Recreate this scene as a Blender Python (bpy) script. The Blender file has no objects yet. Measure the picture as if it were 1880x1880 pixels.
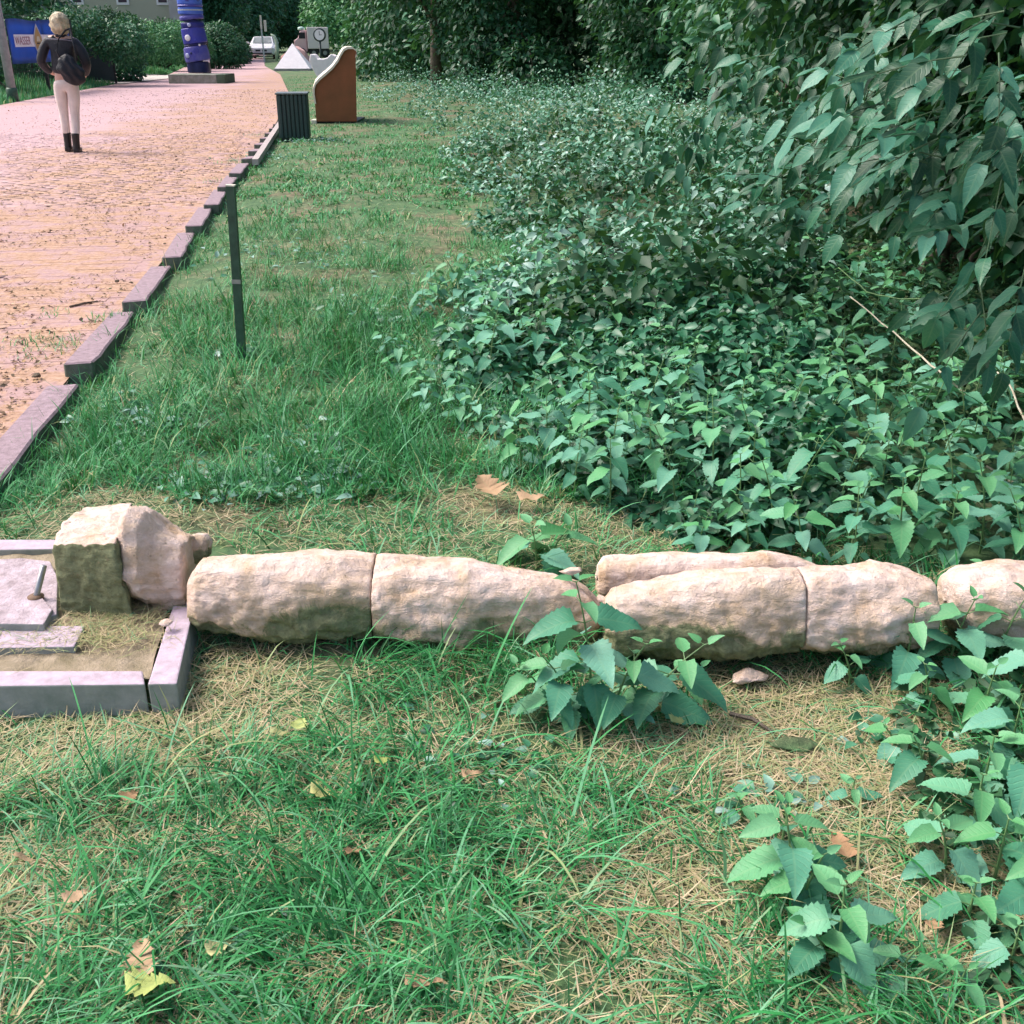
import bpy, bmesh, math, random
import numpy as np
from math import sin, cos, pi, radians as R_, tan, atan2
from mathutils import Vector, Matrix, noise as mnoise
random.seed(7); rng = np.random.default_rng(7)
S = bpy.context.scene; C = S.collection

# ---------------------------------------------------------------- camera
F = 1971.0; P = R_(23.9); H = 1.45
cam = bpy.data.objects.new('camera', bpy.data.cameras.new('camera')); C.objects.link(cam); S.camera = cam
cam.location = (0, 0, H); cam.rotation_euler = (R_(90) - P, 0, 0)
cam.data.sensor_width = 36; cam.data.lens = 36 * F / 1880; cam.data.clip_end = 600; cam.data.clip_start = 0.05
# ---------------------------------------------------------------- world, sun, exposure
SUN_EL, SUN_AZ = R_(52), R_(-75)          # azimuth from +Y towards +X
w = bpy.data.worlds.new('World'); S.world = w; w.use_nodes = True
nt = w.node_tree; bg = nt.nodes['Background']; sky = nt.nodes.new('ShaderNodeTexSky')
sky.sky_type = 'NISHITA'; sky.sun_disc = False; sky.sun_elevation = SUN_EL; sky.sun_rotation = SUN_AZ
sky.air_density = 0.8; sky.dust_density = 5.0; sky.ozone_density = 0.6
nt.links.new(sky.outputs[0], bg.inputs[0]); bg.inputs[1].default_value = 0.135
sl = bpy.data.lights.new('sun', 'SUN'); sl.energy = 1.35; sl.angle = R_(22); sl.color = (1, .95, .92)
so = bpy.data.objects.new('sun', sl); C.objects.link(so)
d = Vector((sin(SUN_AZ) * cos(SUN_EL), cos(SUN_AZ) * cos(SUN_EL), sin(SUN_EL)))
so.rotation_euler = d.to_track_quat('Z', 'Y').to_euler()
S.view_settings.view_transform = 'Standard'; S.view_settings.look = 'None'
S.view_settings.exposure = 1.0; S.view_settings.gamma = 1; S.view_settings.use_curve_mapping = False

# ---------------------------------------------------------------- helpers
def g(px, py, h=0.0):
    """ground point (height h) seen at a pixel of the photograph (1880 wide)"""
    x = (px - 940) / F; y = (940 - py) / F
    dy = cos(P) + y * sin(P); dz = -sin(P) + y * cos(P); t = (h - H) / dz
    return Vector((x * t, dy * t, h))
def gy(px, py, Y):
    """point on the pixel's ray at distance Y"""
    x = (px - 940) / F; y = (940 - py) / F
    dy = cos(P) + y * sin(P); dz = -sin(P) + y * cos(P); t = Y / dy
    return Vector((x * t, Y, H + dz * t))
def tag(o, label=None, cat=None, group=None, kind=None):
    if label: o['label'] = label
    if cat: o['category'] = cat
    if group: o['group'] = group
    if kind: o['kind'] = kind
    return o
def empty(name, loc, label, cat, group=None, rz=0):
    o = bpy.data.objects.new(name, None); C.objects.link(o); o.location = loc; o.rotation_euler = (0, 0, rz)
    o.empty_display_size = .1
    return tag(o, label, cat, group)
def link(name, me, mat=None, parent=None, loc=None, rot=None, smooth=False):
    o = bpy.data.objects.new(name, me); C.objects.link(o)
    if mat and not len(me.materials): me.materials.append(mat)
    if parent: o.parent = parent
    if loc is not None: o.location = loc
    if rot is not None: o.rotation_euler = rot
    if smooth: me.polygons.foreach_set('use_smooth', [True] * len(me.polygons))
    return o
def npmesh(name, V, L, n, tint=None, uv=None, smooth=False):
    """V (k,3); L flat loop indices; n verts per polygon array"""
    me = bpy.data.meshes.new(name)
    me.vertices.add(len(V)); me.vertices.foreach_set('co', np.asarray(V, np.float32).ravel())
    me.loops.add(len(L)); me.loops.foreach_set('vertex_index', np.asarray(L, np.int32))
    st = np.concatenate([[0], np.cumsum(n)[:-1]]).astype(np.int32)
    me.polygons.add(len(n)); me.polygons.foreach_set('loop_start', st)
    if smooth: me.polygons.foreach_set('use_smooth', np.ones(len(n), bool))
    me.update(calc_edges=True)
    if tint is not None:
        a = me.attributes.new('tint', 'FLOAT', 'POINT'); a.data.foreach_set('value', np.asarray(tint, np.float32))
    if uv is not None:
        u = me.uv_layers.new(name='UVMap'); u.data.foreach_set('uv', np.asarray(uv, np.float32)[np.asarray(L)].ravel())
    return me
def scatter(T, pos, R, sc, tint):
    """T=(V,L,n,UV) template copied to every pos with rotation R (N,3,3), scale (N,) or (N,3)"""
    V, L, n, UV = T; N = len(pos); sc = np.asarray(sc)
    if sc.ndim == 1: sc = sc[:, None].repeat(3, 1)
    W = V[None] * sc[:, None, :]
    W = np.einsum('nij,nkj->nki', R, W) + pos[:, None, :]
    LL = (np.asarray(L)[None] + (np.arange(N) * len(V))[:, None]).ravel()
    return W.reshape(-1, 3), LL, np.tile(n, N), np.repeat(tint, len(V)), np.tile(UV, (N, 1))
def join(parts):
    off = 0; Vs = []; Ls = []; ns = []; ts = []; us = []
    for V, L, n, t, u in parts:
        Vs.append(V); Ls.append(np.asarray(L) + off); ns.append(n); ts.append(t); us.append(u); off += len(V)
    return np.vstack(Vs), np.concatenate(Ls), np.concatenate(ns), np.concatenate(ts), np.vstack(us)
def frames(axis, nrm):
    a = axis / (np.linalg.norm(axis, axis=1, keepdims=True) + 1e-9)
    z = nrm - a * np.sum(a * nrm, 1, keepdims=True); z /= (np.linalg.norm(z, axis=1, keepdims=True) + 1e-9)
    x = np.cross(a, z); return np.stack([x, a, z], axis=2)
def vnoise(x, y, s, seed=0):
    r = np.random.default_rng(seed + 100).random((97, 97)); x = np.asarray(x) / s + 1000; y = np.asarray(y) / s + 1000
    i = np.floor(x).astype(int); j = np.floor(y).astype(int); u = x - i; v = y - j
    u = u * u * (3 - 2 * u); v = v * v * (3 - 2 * v); i0 = i % 97; i1 = (i + 1) % 97; j0 = j % 97; j1 = (j + 1) % 97
    return (r[i0, j0] * (1 - u) + r[i1, j0] * u) * (1 - v) + (r[i0, j1] * (1 - u) + r[i1, j1] * u) * v

def box(bm, x0, x1, y0, y1, z0, z1, M=None):
    vs = [bm.verts.new((x, y, z)) for x in (x0, x1) for y in (y0, y1) for z in (z0, z1)]
    if M is not None:
        for v in vs: v.co = M @ v.co
    for f in ((0, 1, 3, 2), (4, 6, 7, 5), (0, 4, 5, 1), (2, 3, 7, 6), (0, 2, 6, 4), (1, 5, 7, 3)): bm.faces.new([vs[i] for i in f])
    return vs
def tube(bm, pts, rad, k=8, cap=True):
    pts = [Vector(p) for p in pts]; rings = []
    if not hasattr(rad, '__len__'): rad = [rad] * len(pts)
    up = Vector((0.13, 0.31, 1)).normalized()
    for i, p in enumerate(pts):
        t = (pts[min(i + 1, len(pts) - 1)] - pts[max(i - 1, 0)]).normalized()
        a = t.cross(up if abs(t.dot(up)) < .95 else Vector((1, 0, 0))).normalized(); b = t.cross(a)
        rings.append([bm.verts.new(p + (a * cos(2 * pi * q / k) + b * sin(2 * pi * q / k)) * rad[i]) for q in range(k)])
    for A, B in zip(rings, rings[1:]):
        for q in range(k): bm.faces.new((A[q], A[(q + 1) % k], B[(q + 1) % k], B[q]))
    if cap: bm.faces.new(rings[0][::-1]); bm.faces.new(rings[-1])
def prism(bm, pts, dvec):
    a = [bm.verts.new(p) for p in pts]; b = [bm.verts.new(Vector(p) + Vector(dvec)) for p in pts]
    bm.faces.new(a); bm.faces.new(b[::-1])
    for i in range(len(a)): j = (i + 1) % len(a); bm.faces.new((a[j], a[i], b[i], b[j]))
def lathe(bm, prof, k=20, M=None):
    rings = []
    for r, z in prof:
        rings.append([bm.verts.new((r * cos(2 * pi * q / k), r * sin(2 * pi * q / k), z)) for q in range(k)])
    if M is not None:
        for rr in rings:
            for v in rr: v.co = M @ v.co
    for A, B in zip(rings, rings[1:]):
        for q in range(k): bm.faces.new((A[q], A[(q + 1) % k], B[(q + 1) % k], B[q]))
    bm.faces.new(rings[0][::-1]); bm.faces.new(rings[-1])
def done(bm, name, mat, parent=None, loc=None, rot=None, smooth=False, bevel=0, seg=2):
    bmesh.ops.recalc_face_normals(bm, faces=bm.faces)
    me = bpy.data.meshes.new(name); bm.to_mesh(me); bm.free()
    o = link(name, me, mat, parent, loc, rot, smooth)
    if bevel:
        m = o.modifiers.new('bevel', 'BEVEL'); m.width = bevel; m.segments = seg; m.limit_method = 'ANGLE'; m.angle_limit = R_(35)
    return o
NB = bmesh.new

# ---------------------------------------------------------------- materials
def newmat(name):
    m = bpy.data.materials.new(name); m.use_nodes = True; n = m.node_tree
    return m, n, n.nodes['Principled BSDF'], n.nodes['Material Output']
def nd(n, typ, **k):
    x = n.nodes.new(typ)
    for a, b in k.items():
        if a.startswith('i_'):
            x.inputs[a[2:].replace('_', ' ')].default_value = b
        else: setattr(x, a, b)
    return x
def ramp(n, src, stops, interp='LINEAR'):
    r = n.nodes.new('ShaderNodeValToRGB'); r.color_ramp.interpolation = interp
    e = r.color_ramp.elements
    while len(e) < len(stops): e.new(.5)
    for q, (p, c) in zip(e, stops): q.position = p; q.color = (*c, 1) if len(c) == 3 else c
    n.links.new(src, r.inputs[0]); return r.outputs[0]
def mixc(n, f, a, b, mode='MIX'):
    x = n.nodes.new('ShaderNodeMix'); x.data_type = 'RGBA'; x.blend_type = mode
    for s, v in ((x.inputs[0], f), (x.inputs[6], a), (x.inputs[7], b)):
        if hasattr(v, 'links'): n.links.new(v, s)
        else: s.default_value = v if not isinstance(v, tuple) else ((*v, 1) if len(v) == 3 else v)
    return x.outputs[2]
def noisen(n, scale, detail=4, rough=.6, coord='Object', dist=0):
    tc = n.nodes.new('ShaderNodeTexCoord'); x = nd(n, 'ShaderNodeTexNoise', i_Scale=scale, i_Detail=detail, i_Roughness=rough, i_Distortion=dist)
    n.links.new(tc.outputs[coord], x.inputs['Vector']); return x.outputs[0]
def bump(n, b, h, strength=.5, dist=.01, prev=None):
    x = nd(n, 'ShaderNodeBump'); x.inputs['Strength'].default_value = strength; x.inputs['Distance'].default_value = dist
    n.links.new(h, x.inputs['Height'])
    if prev: n.links.new(prev, x.inputs['Normal'])
    n.links.new(x.outputs[0], b.inputs['Normal']); return x.outputs[0]
def simple(name, a, b=None, scale=20, rough=.7, bs=.3, bd=.004, metal=0, spec=.5, coord='Object'):
    m, n, p, o = newmat(name); b = b or tuple(c * .7 for c in a)
    f = noisen(n, scale, 5, .6, coord); c = ramp(n, f, [(.3, b), (.7, a)])
    n.links.new(c, p.inputs['Base Color']); p.inputs['Roughness'].default_value = rough; p.inputs['Metallic'].default_value = metal
    p.inputs['Specular IOR Level'].default_value = spec
    if bs: bump(n, p, noisen(n, scale * 3, 5, .7, coord), bs, bd)
    return m
def leafmat(name, cols, rough=.45, trans=.25, random_obj=False, spec=.5, veins=True, shade=.25):
    """cols: ramp of colours over the per-leaf tint"""
    m, n, p, o = newmat(name)
    if random_obj:
        oi = n.nodes.new('ShaderNodeObjectInfo'); src = oi.outputs['Random']
    else:
        at = nd(n, 'ShaderNodeAttribute', attribute_name='tint'); src = at.outputs['Fac']
    c = ramp(n, src, [(i / (len(cols) - 1), q) for i, q in enumerate(cols)])
    nz = noisen(n, 45, 3, .6); c = mixc(n, ramp(n, nz, [(.35, (0, 0, 0)), (.7, (1, 1, 1))]), c, mixc(n, shade, c, (.10, .17, .05)))
    if veins:
        uv = n.nodes.new('ShaderNodeUVMap'); sp = n.nodes.new('ShaderNodeSeparateXYZ'); n.links.new(uv.outputs[0], sp.inputs[0])
        def mth(op, a, b=None, c_=None):
            x = nd(n, 'ShaderNodeMath', operation=op)
            for s, v in zip(x.inputs, (a, b, c_)):
                if v is None: continue
                if hasattr(v, 'links'): n.links.new(v, s)
                else: s.default_value = v
            return x.outputs[0]
        u = mth('ABSOLUTE', mth('SUBTRACT', sp.outputs[0], .5)); v = sp.outputs[1]
        side = mth('POWER', mth('ABSOLUTE', mth('SINE', mth('MULTIPLY', mth('SUBTRACT', v, mth('MULTIPLY', u, .9)), 24))), 6)
        mid = mth('LESS_THAN', u, .022)
        side_i = mth('MULTIPLY', mth('SUBTRACT', 1, side), 1)
        vein = mth('MAXIMUM', mid, mth('MULTIPLY', mth('POWER', mth('ABSOLUTE', mth('COSINE', mth('MULTIPLY', mth('SUBTRACT', v, mth('MULTIPLY', u, .9)), 24))), 20), .6))
        c = mixc(n, mth('MULTIPLY', vein, .22), c, mixc(n, .5, c, (.35, .5, .25)))
        bump(n, p, mth('SUBTRACT', 1, vein), .35, .002)
    n.links.new(c, p.inputs['Base Color']); p.inputs['Roughness'].default_value = rough; p.inputs['Specular IOR Level'].default_value = spec
    if trans:
        t = n.nodes.new('ShaderNodeBsdfTranslucent'); mx = n.nodes.new('ShaderNodeMixShader')
        n.links.new(mixc(n, .5, c, (.12, .3, .04)), t.inputs[0]); mx.inputs[0].default_value = trans
        n.links.new(p.outputs[0], mx.inputs[1]); n.links.new(t.outputs[0], mx.inputs[2]); n.links.new(mx.outputs[0], o.inputs[0])
    return m
def tintmat(name, cols, rough=.6, trans=.2, spec=.3):
    return leafmat(name, cols, rough, trans, False, spec, False, .1)

M = {}
M['nettle'] = leafmat('nettle leaf', [(.045, .22, .125), (.08, .32, .20), (.18, .45, .33), (.09, .36, .13)], .5, .14, True, .4)
M['nettle_top'] = leafmat('nettle young leaf', [(.09, .35, .13), (.15, .42, .21)], .5, .18, True, .4)
M['stem'] = simple('stem', (.14, .28, .10), (.10, .18, .07), 60, .6, 0)
M['shrub_leaf'] = leafmat('shrub leaf', [(.005, .055, .027), (.010, .095, .048), (.022, .15, .08), (.09, .28, .20)], .45, .16, True, .42, True, .06)
M['foliage'] = tintmat('foliage', [(.008, .062, .028), (.015, .10, .046), (.032, .16, .075), (.075, .25, .13)], .45, .18, .4)
M['foliage_light'] = tintmat('light foliage', [(.03, .15, .06), (.06, .23, .095), (.12, .33, .16), (.10, .32, .07)], .5, .22, .35)
M['cover'] = tintmat('ground cover', [(.012, .09, .042), (.03, .17, .085), (.11, .33, .21), (.34, .52, .47)], .42, .16, .5)
M['creeper'] = tintmat('dark creeper', [(.009, .05, .022), (.018, .085, .036), (.045, .15, .065)], .5, .18, .35)
M['grass'] = tintmat('grass', [(.012, .11, .035), (.03, .25, .065), (.075, .36, .125), (.19, .45, .26), (.36, .42, .18), (.50, .40, .24), (.70, .56, .38)], .55, .18, .25)
M['bark'] = simple('bark', (.16, .13, .10), (.06, .05, .04), 12, .9, .8, .02)
M['pale_twig'] = simple('dry stem', (.62, .60, .48), (.42, .35, .24), 40, .7, .3)
M['twig'] = simple('twig', (.07, .14, .06), (.04, .08, .04), 60, .7, 0)
M['soil'] = None

def soil_mat():
    m, n, p, o = newmat('soil')
    a = noisen(n, 1.3, 5, .6); b = noisen(n, 14, 6, .7); c1 = ramp(n, b, [(.3, (.06, .048, .03)), (.5, (.18, .14, .085)), (.75, (.38, .30, .19))])
    c2 = ramp(n, b, [(.3, (.028, .085, .035)), (.7, (.12, .21, .085))])
    c = mixc(n, ramp(n, a, [(.33, (0, 0, 0)), (.52, (1, 1, 1))]), c1, c2)
    n.links.new(c, p.inputs['Base Color']); p.inputs['Roughness'].default_value = .95; bump(n, p, noisen(n, 40, 6, .7), .9, .01)
    return m
M['soil'] = soil_mat()
def paver_mat(name, far=False):
    m, n, p, o = newmat(name)
    geo = n.nodes.new('ShaderNodeNewGeometry')
    big = nd(n, 'ShaderNodeTexNoise', i_Scale=.7, i_Detail=6.0, i_Roughness=.65); n.links.new(geo.outputs['Position'], big.inputs['Vector'])
    fine = nd(n, 'ShaderNodeTexNoise', i_Scale=35.0, i_Detail=6.0, i_Roughness=.7); n.links.new(geo.outputs['Position'], fine.inputs['Vector'])
    pink = ramp(n, fine.outputs[0], [(.3, (.44, .30, .31)), (.7, (.58, .41, .435))])
    sand = ramp(n, fine.outputs[0], [(.28, (.22, .13, .085)), (.42, (.42, .27, .185)), (.58, (.51, .34, .25)), (.75, (.60, .45, .37))])
    # littered, sandy strips run along both edges of the road, the worn middle stays pink
    sp = n.nodes.new('ShaderNodeSeparateXYZ'); n.links.new(geo.outputs['Position'], sp.inputs[0])
    def mth(op, *a):
        x = nd(n, 'ShaderNodeMath', operation=op)
        for s, v in zip(x.inputs, a):
            if hasattr(v, 'links'): n.links.new(v, s)
            else: s.default_value = v
        return x.outputs[0]
    # distance left of the kerb line  x = -1.32 - .139 y
    dk = mth('SUBTRACT', mth('MULTIPLY_ADD', sp.outputs[1], -.139, -1.32), sp.outputs[0])
    dk = mth('ADD', dk, mth('MULTIPLY', mth('SUBTRACT', big.outputs[0], .5), 7.0))
    e = n.nodes.new('ShaderNodeMapRange'); e.interpolation_type = 'SMOOTHSTEP'; n.links.new(dk, e.inputs[0])
    e.inputs[1].default_value = 1.6; e.inputs[2].default_value = 3.6
    e2 = n.nodes.new('ShaderNodeMapRange'); e2.interpolation_type = 'SMOOTHSTEP'; n.links.new(dk, e2.inputs[0])
    e2.inputs[1].default_value = 8.0; e2.inputs[2].default_value = 5.8
    f = mth('MULTIPLY', e.outputs[0], e2.outputs[0])
    md = nd(n, 'ShaderNodeTexNoise', i_Scale=3.2, i_Detail=9.0, i_Roughness=.75, i_Distortion=.6); n.links.new(geo.outputs['Position'], md.inputs['Vector'])
    lav = ramp(n, fine.outputs[0], [(.3, (.38, .25, .25)), (.7, (.50, .35, .35))])
    sand = mixc(n, ramp(n, md.outputs[0], [(.46, (0, 0, 0)), (.56, (.85, .85, .85))]), sand, lav)
    c = mixc(n, f, sand, pink)
    cr = nd(n, 'ShaderNodeTexNoise', i_Scale=60.0, i_Detail=4.0, i_Roughness=.8); n.links.new(geo.outputs['Position'], cr.inputs['Vector'])
    c = mixc(n, ramp(n, cr.outputs[0], [(.62, (0, 0, 0)), (.74, (.55, .55, .55))]), c, (.16, .10, .065))
    if far:
        br = nd(n, 'ShaderNodeTexBrick', i_Scale=1.0); br.inputs['Brick Width'].default_value = .2; br.inputs['Row Height'].default_value = .1
        br.inputs['Mortar Size'].default_value = .006; br.inputs['Color1'].default_value = (1, 1, 1, 1); br.inputs['Color2'].default_value = (.86, .86, .86, 1); br.inputs['Mortar'].default_value = (.7, .68, .66, 1)
        n.links.new(geo.outputs['Position'], br.inputs['Vector']); c = mixc(n, .35, c, br.outputs[0], 'MULTIPLY')
    else:
        at = nd(n, 'ShaderNodeAttribute', attribute_name='tint'); oi = n.nodes.new('ShaderNodeObjectInfo')
        s = mth('ADD', at.outputs['Fac'], oi.outputs['Random'])
        c = mixc(n, .55, c, ramp(n, mth('FRACT', s), [(0, (.92, .90, .90)), (1, (1.0, .99, .98))]), 'MULTIPLY')
    n.links.new(c, p.inputs['Base Color']); p.inputs['Roughness'].default_value = .95; p.inputs['Specular IOR Level'].default_value = .12
    bump(n, p, fine.outputs[0], .5, .006); return m
M['brick'] = paver_mat('paver'); M['road'] = paver_mat('paved road', True)

def stone_mat():
    m, n, p, o = newmat('sandstone')
    a = noisen(n, 9, 8, .65, 'Object', .4); b = noisen(n, 45, 6, .7); big = noisen(n, 5.5, 6, .75, 'Object', 1.2)
    c = ramp(n, a, [(.28, (.50, .34, .21)), (.40, (.68, .52, .40)), (.52, (.79, .63, .56)), (.70, (.86, .73, .69))])
    # strata along the stone
    tc = n.nodes.new('ShaderNodeTexCoord'); mp = nd(n, 'ShaderNodeMapping'); mp.inputs['Scale'].default_value = (7, 18, 26); n.links.new(tc.outputs['Object'], mp.inputs[0])
    st = nd(n, 'ShaderNodeTexNoise', i_Scale=1.2, i_Detail=6.0, i_Roughness=.65, i_Distortion=.8); n.links.new(mp.outputs[0], st.inputs['Vector'])
    c = mixc(n, .45, c, ramp(n, st.outputs[0], [(.35, (.72, .62, .50)), (.6, (1, 1, 1))]), 'MULTIPLY')
    # moss: on the low flanks, in ragged patches (attribute moss = how low the point sits)
    at = nd(n, 'ShaderNodeAttribute', attribute_name='moss')
    ad = nd(n, 'ShaderNodeMath', operation='ADD'); n.links.new(at.outputs['Fac'], ad.inputs[0]); n.links.new(big, ad.inputs[1])
    ms = n.nodes.new('ShaderNodeMapRange'); n.links.new(ad.outputs[0], ms.inputs[0]); ms.inputs[1].default_value = .50; ms.inputs[2].default_value = .85
    fs = nd(n, 'ShaderNodeMath', operation='MULTIPLY'); n.links.new(ms.outputs[0], fs.inputs[0]); fs.inputs[1].default_value = .8
    c = mixc(n, fs.outputs[0], c, mixc(n, a, (.34, .25, .13), (.58, .44, .27)))
    mr = n.nodes.new('ShaderNodeMapRange'); n.links.new(ad.outputs[0], mr.inputs[0]); mr.inputs[1].default_value = .78; mr.inputs[2].default_value = .86
    mossc = ramp(n, b, [(.3, (.07, .10, .045)), (.7, (.27, .32, .17))])
    f2 = nd(n, 'ShaderNodeMath', operation='MULTIPLY'); n.links.new(mr.outputs[0], f2.inputs[0]); f2.inputs[1].default_value = .85
    c = mixc(n, f2.outputs[0], c, mossc)
    # small pits
    pit = nd(n, 'ShaderNodeTexVoronoi', i_Scale=38.0); n.links.new(tc.outputs['Object'], pit.inputs['Vector'])
    c = mixc(n, ramp(n, pit.outputs['Distance'], [(.04, (.6, .6, .6)), (.16, (0, 0, 0))]), c, (.30, .22, .14))
    n.links.new(c, p.inputs['Base Color']); p.inputs['Roughness'].default_value = .92; p.inputs['Specular IOR Level'].default_value = .25
    bp = bump(n, p, b, 1.0, .010); bump(n, p, st.outputs[0], .7, .012, bp)
    return m
M['stone'] = stone_mat()
M['concrete'] = simple('concrete edging', (.60, .48, .58), (.38, .31, .36), 34, .85, .5, .004)
M['kerb'] = simple('kerb stone', (.38, .28, .32), (.22, .16, .18), 30, .85, .6, .006)
M['kerb_side'] = simple('mossy shaded kerb side', (.15, .17, .14), (.06, .085, .06), 18, .9, .7, .006)  # moss green, with the shade of the side faces painted in too
M['slab'] = simple('pale stone slab', (.66, .55, .62), (.34, .27, .29), 26, .8, .8, .012)
M['metal'] = simple('galvanised steel', (.42, .43, .44), (.28, .29, .30), 30, .45, .2, .001, .8)
M['green_paint'] = simple('dark green paint', (.045, .11, .07), (.02, .055, .035), 25, .5, .2, .001)
M['bin'] = simple('bin paint', (.018, .04, .042), (.010, .022, .024), 25, .45, .2, .001)
M['brown'] = simple('brown painted concrete', (.25, .082, .03), (.16, .06, .02), 3, .75, .4, .006)
M['cream'] = simple('cream render', (.72, .68, .58), (.55, .52, .42), 12, .75, .4, .004)
M['white'] = simple('white render', (.90, .86, .90), (.80, .76, .80), 6, .7, .3, .004)
M['black'] = simple('black coated metal', (.02, .022, .025), (.01, .012, .014), 20, .5, .1, .001)
M['pole'] = simple('weathered pole', (.36, .36, .37), (.22, .24, .24), 8, .8, .4, .004)

# ---------------------------------------------------------------- the ground
def kerbx(y): return -1.35 - .139 * y
RIGHT = [(-.9, -6), (-1.38, 0), (-1.86, 3.5), (-2.03, 4.67), (-2.24, 6.15), (-2.44, 7.5), (-2.64, 8.9), (-2.83, 10.3), (-3.04, 11.6), (-4.32, 20.9), (-6.2, 32), (-9.6, 48), (-13.2, 62), (-17, 80), (-21, 100), (-28, 140)]
LEFT = [(-8.8, -6), (-9, 0), (-9.4, 3.5), (-9.6, 4.67), (-9.8, 6.15), (-10, 7.5), (-10.2, 8.9), (-10.4, 10.3), (-10.5, 11.6), (-11.1, 20.9), (-12.4, 32), (-14.2, 48), (-17.3, 62), (-21, 80), (-25, 100), (-33, 140)]
def interp(T, y): return np.interp(y, [p[1] for p in T], [p[0] for p in T])
def on_road(x, y, m=0.0): return (x < interp(RIGHT, y) + m) & (x > interp(LEFT, y) - m)
def gz(x, y):
    x = np.asarray(x, float); y = np.asarray(y, float)
    z = (vnoise(x, y, .55, 1) - .5) * .05 + (vnoise(x, y, .16, 2) - .5) * .018 + .012
    dr = np.clip((x - interp(RIGHT, y) - .05) / .5, 0, 1); dl = np.clip((interp(LEFT, y) - x - .05) / .5, 0, 1)
    k = np.maximum(dr, dl)
    bank = np.clip((x - 1.6) / 3.5, 0, 1) ** 1.3 * .55 * np.clip((y - 3) / 3, 0, 1)
    hole = np.exp(-(((x + 1.1) / .55) ** 4 + ((y - 2.55) / .6) ** 4))
    return (z * k - .03 * (1 - k)) * (1 - hole) - .01 * hole + bank
def grid_ground():
    xs = np.concatenate([np.linspace(-300, -16, 30)[:-1], np.linspace(-16, -3, 60)[:-1], np.linspace(-3, 3.2, 170)[:-1], np.linspace(3.2, 12, 40)[:-1], np.linspace(12, 300, 30)])
    ys = np.concatenate([np.linspace(-60, .6, 20)[:-1], np.linspace(.6, 6, 150)[:-1], np.linspace(6, 40, 150)[:-1], np.linspace(40, 420, 50)])
    X, Y = np.meshgrid(xs, ys); Z = gz(X, Y); nx = len(xs); ny = len(ys)
    V = np.stack([X.ravel(), Y.ravel(), Z.ravel()], 1)
    i = (np.arange(ny - 1)[:, None] * nx + np.arange(nx - 1)[None]).ravel()
    L = np.stack([i, i + 1, i + 1 + nx, i + nx], 1).ravel()
    return npmesh('ground', V, L, np.full(len(i), 4), smooth=True)
tag(link('ground', grid_ground(), M['soil']), kind='structure')
# road: a sheet, with bricks standing on it in the near part
def road():
    ys = sorted(set([p[1] for p in RIGHT])); V = []; n = 14
    for y in ys:
        a = float(interp(LEFT, y)); b = float(interp(RIGHT, y)); V += [(a + (b - a) * i / n, y, .0085) for i in range(n + 1)]
    L = []; c = 0
    for j in range(len(ys) - 1):
        for i in range(n): q = j * (n + 1) + i; L += [q, q + 1, q + n + 2, q + n + 1]; c += 1
    return npmesh('road', np.array(V), L, np.full(c, 4))
roadob = tag(link('road', road(), M['road']), kind='structure')
# pale pavement of the entrance on the left
bm = NB(); vs = [bm.verts.new((x, y, .030)) for x, y in ((-12.8, 38.0), (-12.6, 45.5), (-30, 60), (-30, 49))]; bm.faces.new(vs)
tag(done(bm, 'pavement', simple('pale pavement', (.62, .56, .50), (.52, .46, .42), 3, .9, .2)), kind='structure')

bdir = Vector((-.139, 1, 0)).normalized(); bside = Vector((-bdir.y, bdir.x, 0))   # bside points left, across the road
bang = atan2(bdir.y, bdir.x)
def brick_mesh(i):
    r = random.Random(i); bm = NB(); vs = box(bm, -.0982, .0982, -.0480, .0480, -.03, .002)
    top = [v for v in bm.verts if v.co.z > 0]
    for v in top: v.co.x *= .993; v.co.y *= .986; v.co.z += r.uniform(-.0005, .0005)
    bmesh.ops.recalc_face_normals(bm, faces=bm.faces); me = bpy.data.meshes.new('brick'); bm.to_mesh(me); bm.free(); me.materials.append(M['brick']); return me
bmeshes = [brick_mesh(i) for i in range(5)]
org = Vector((-2.02, 4.67, 0)) - bdir * 4.6
cand = []
for i in range(0, 190):              # along the road, 10 cm rows
    for j in range(0, 60):
        c = org + bdir * (i * .1 + .05) + bside * (.16 + j * .2 + (.1 if i % 2 else 0))
        if c.y < .5: continue
        depth = c.y * cos(P) + H * sin(P)
        if c.x < -.5 * depth - .5 or not on_road(c.x, c.y, -.1): continue
        cand.append((depth, c))
vis = [q for q in cand if q[1].x > -.477 * q[0] - .05 and q[1].y > 3.4]; vis.sort(key=lambda t: t[0])
near = set(id(q[1]) for q in vis[:300]); rest = [q[1] for q in cand if id(q[1]) not in near]
for d_, c in vis[:300]:
    o = link('brick', random.choice(bmeshes), None, roadob, (c.x, c.y, (.0075 + random.uniform(-.001, .0012))), (random.uniform(-.008, .008), random.uniform(-.008, .008), bang + pi / 2 + random.uniform(-.012, .012) + (pi if random.random() < .5 else 0)))
pos = np.array([[c.x, c.y, .0066 + random.uniform(-.0003, .0003)] for c in rest]); N = len(pos); parts_ = []
a = np.full(N, bang + pi / 2) + rng.normal(0, .008, N) + pi * (rng.random(N) < .5); Rz = np.zeros((N, 3, 3)); Rz[:, 0, 0] = np.cos(a); Rz[:, 0, 1] = -np.sin(a); Rz[:, 1, 0] = np.sin(a); Rz[:, 1, 1] = np.cos(a); Rz[:, 2, 2] = 1
vi = rng.integers(0, 5, N); tn = rng.random(N)
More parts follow.
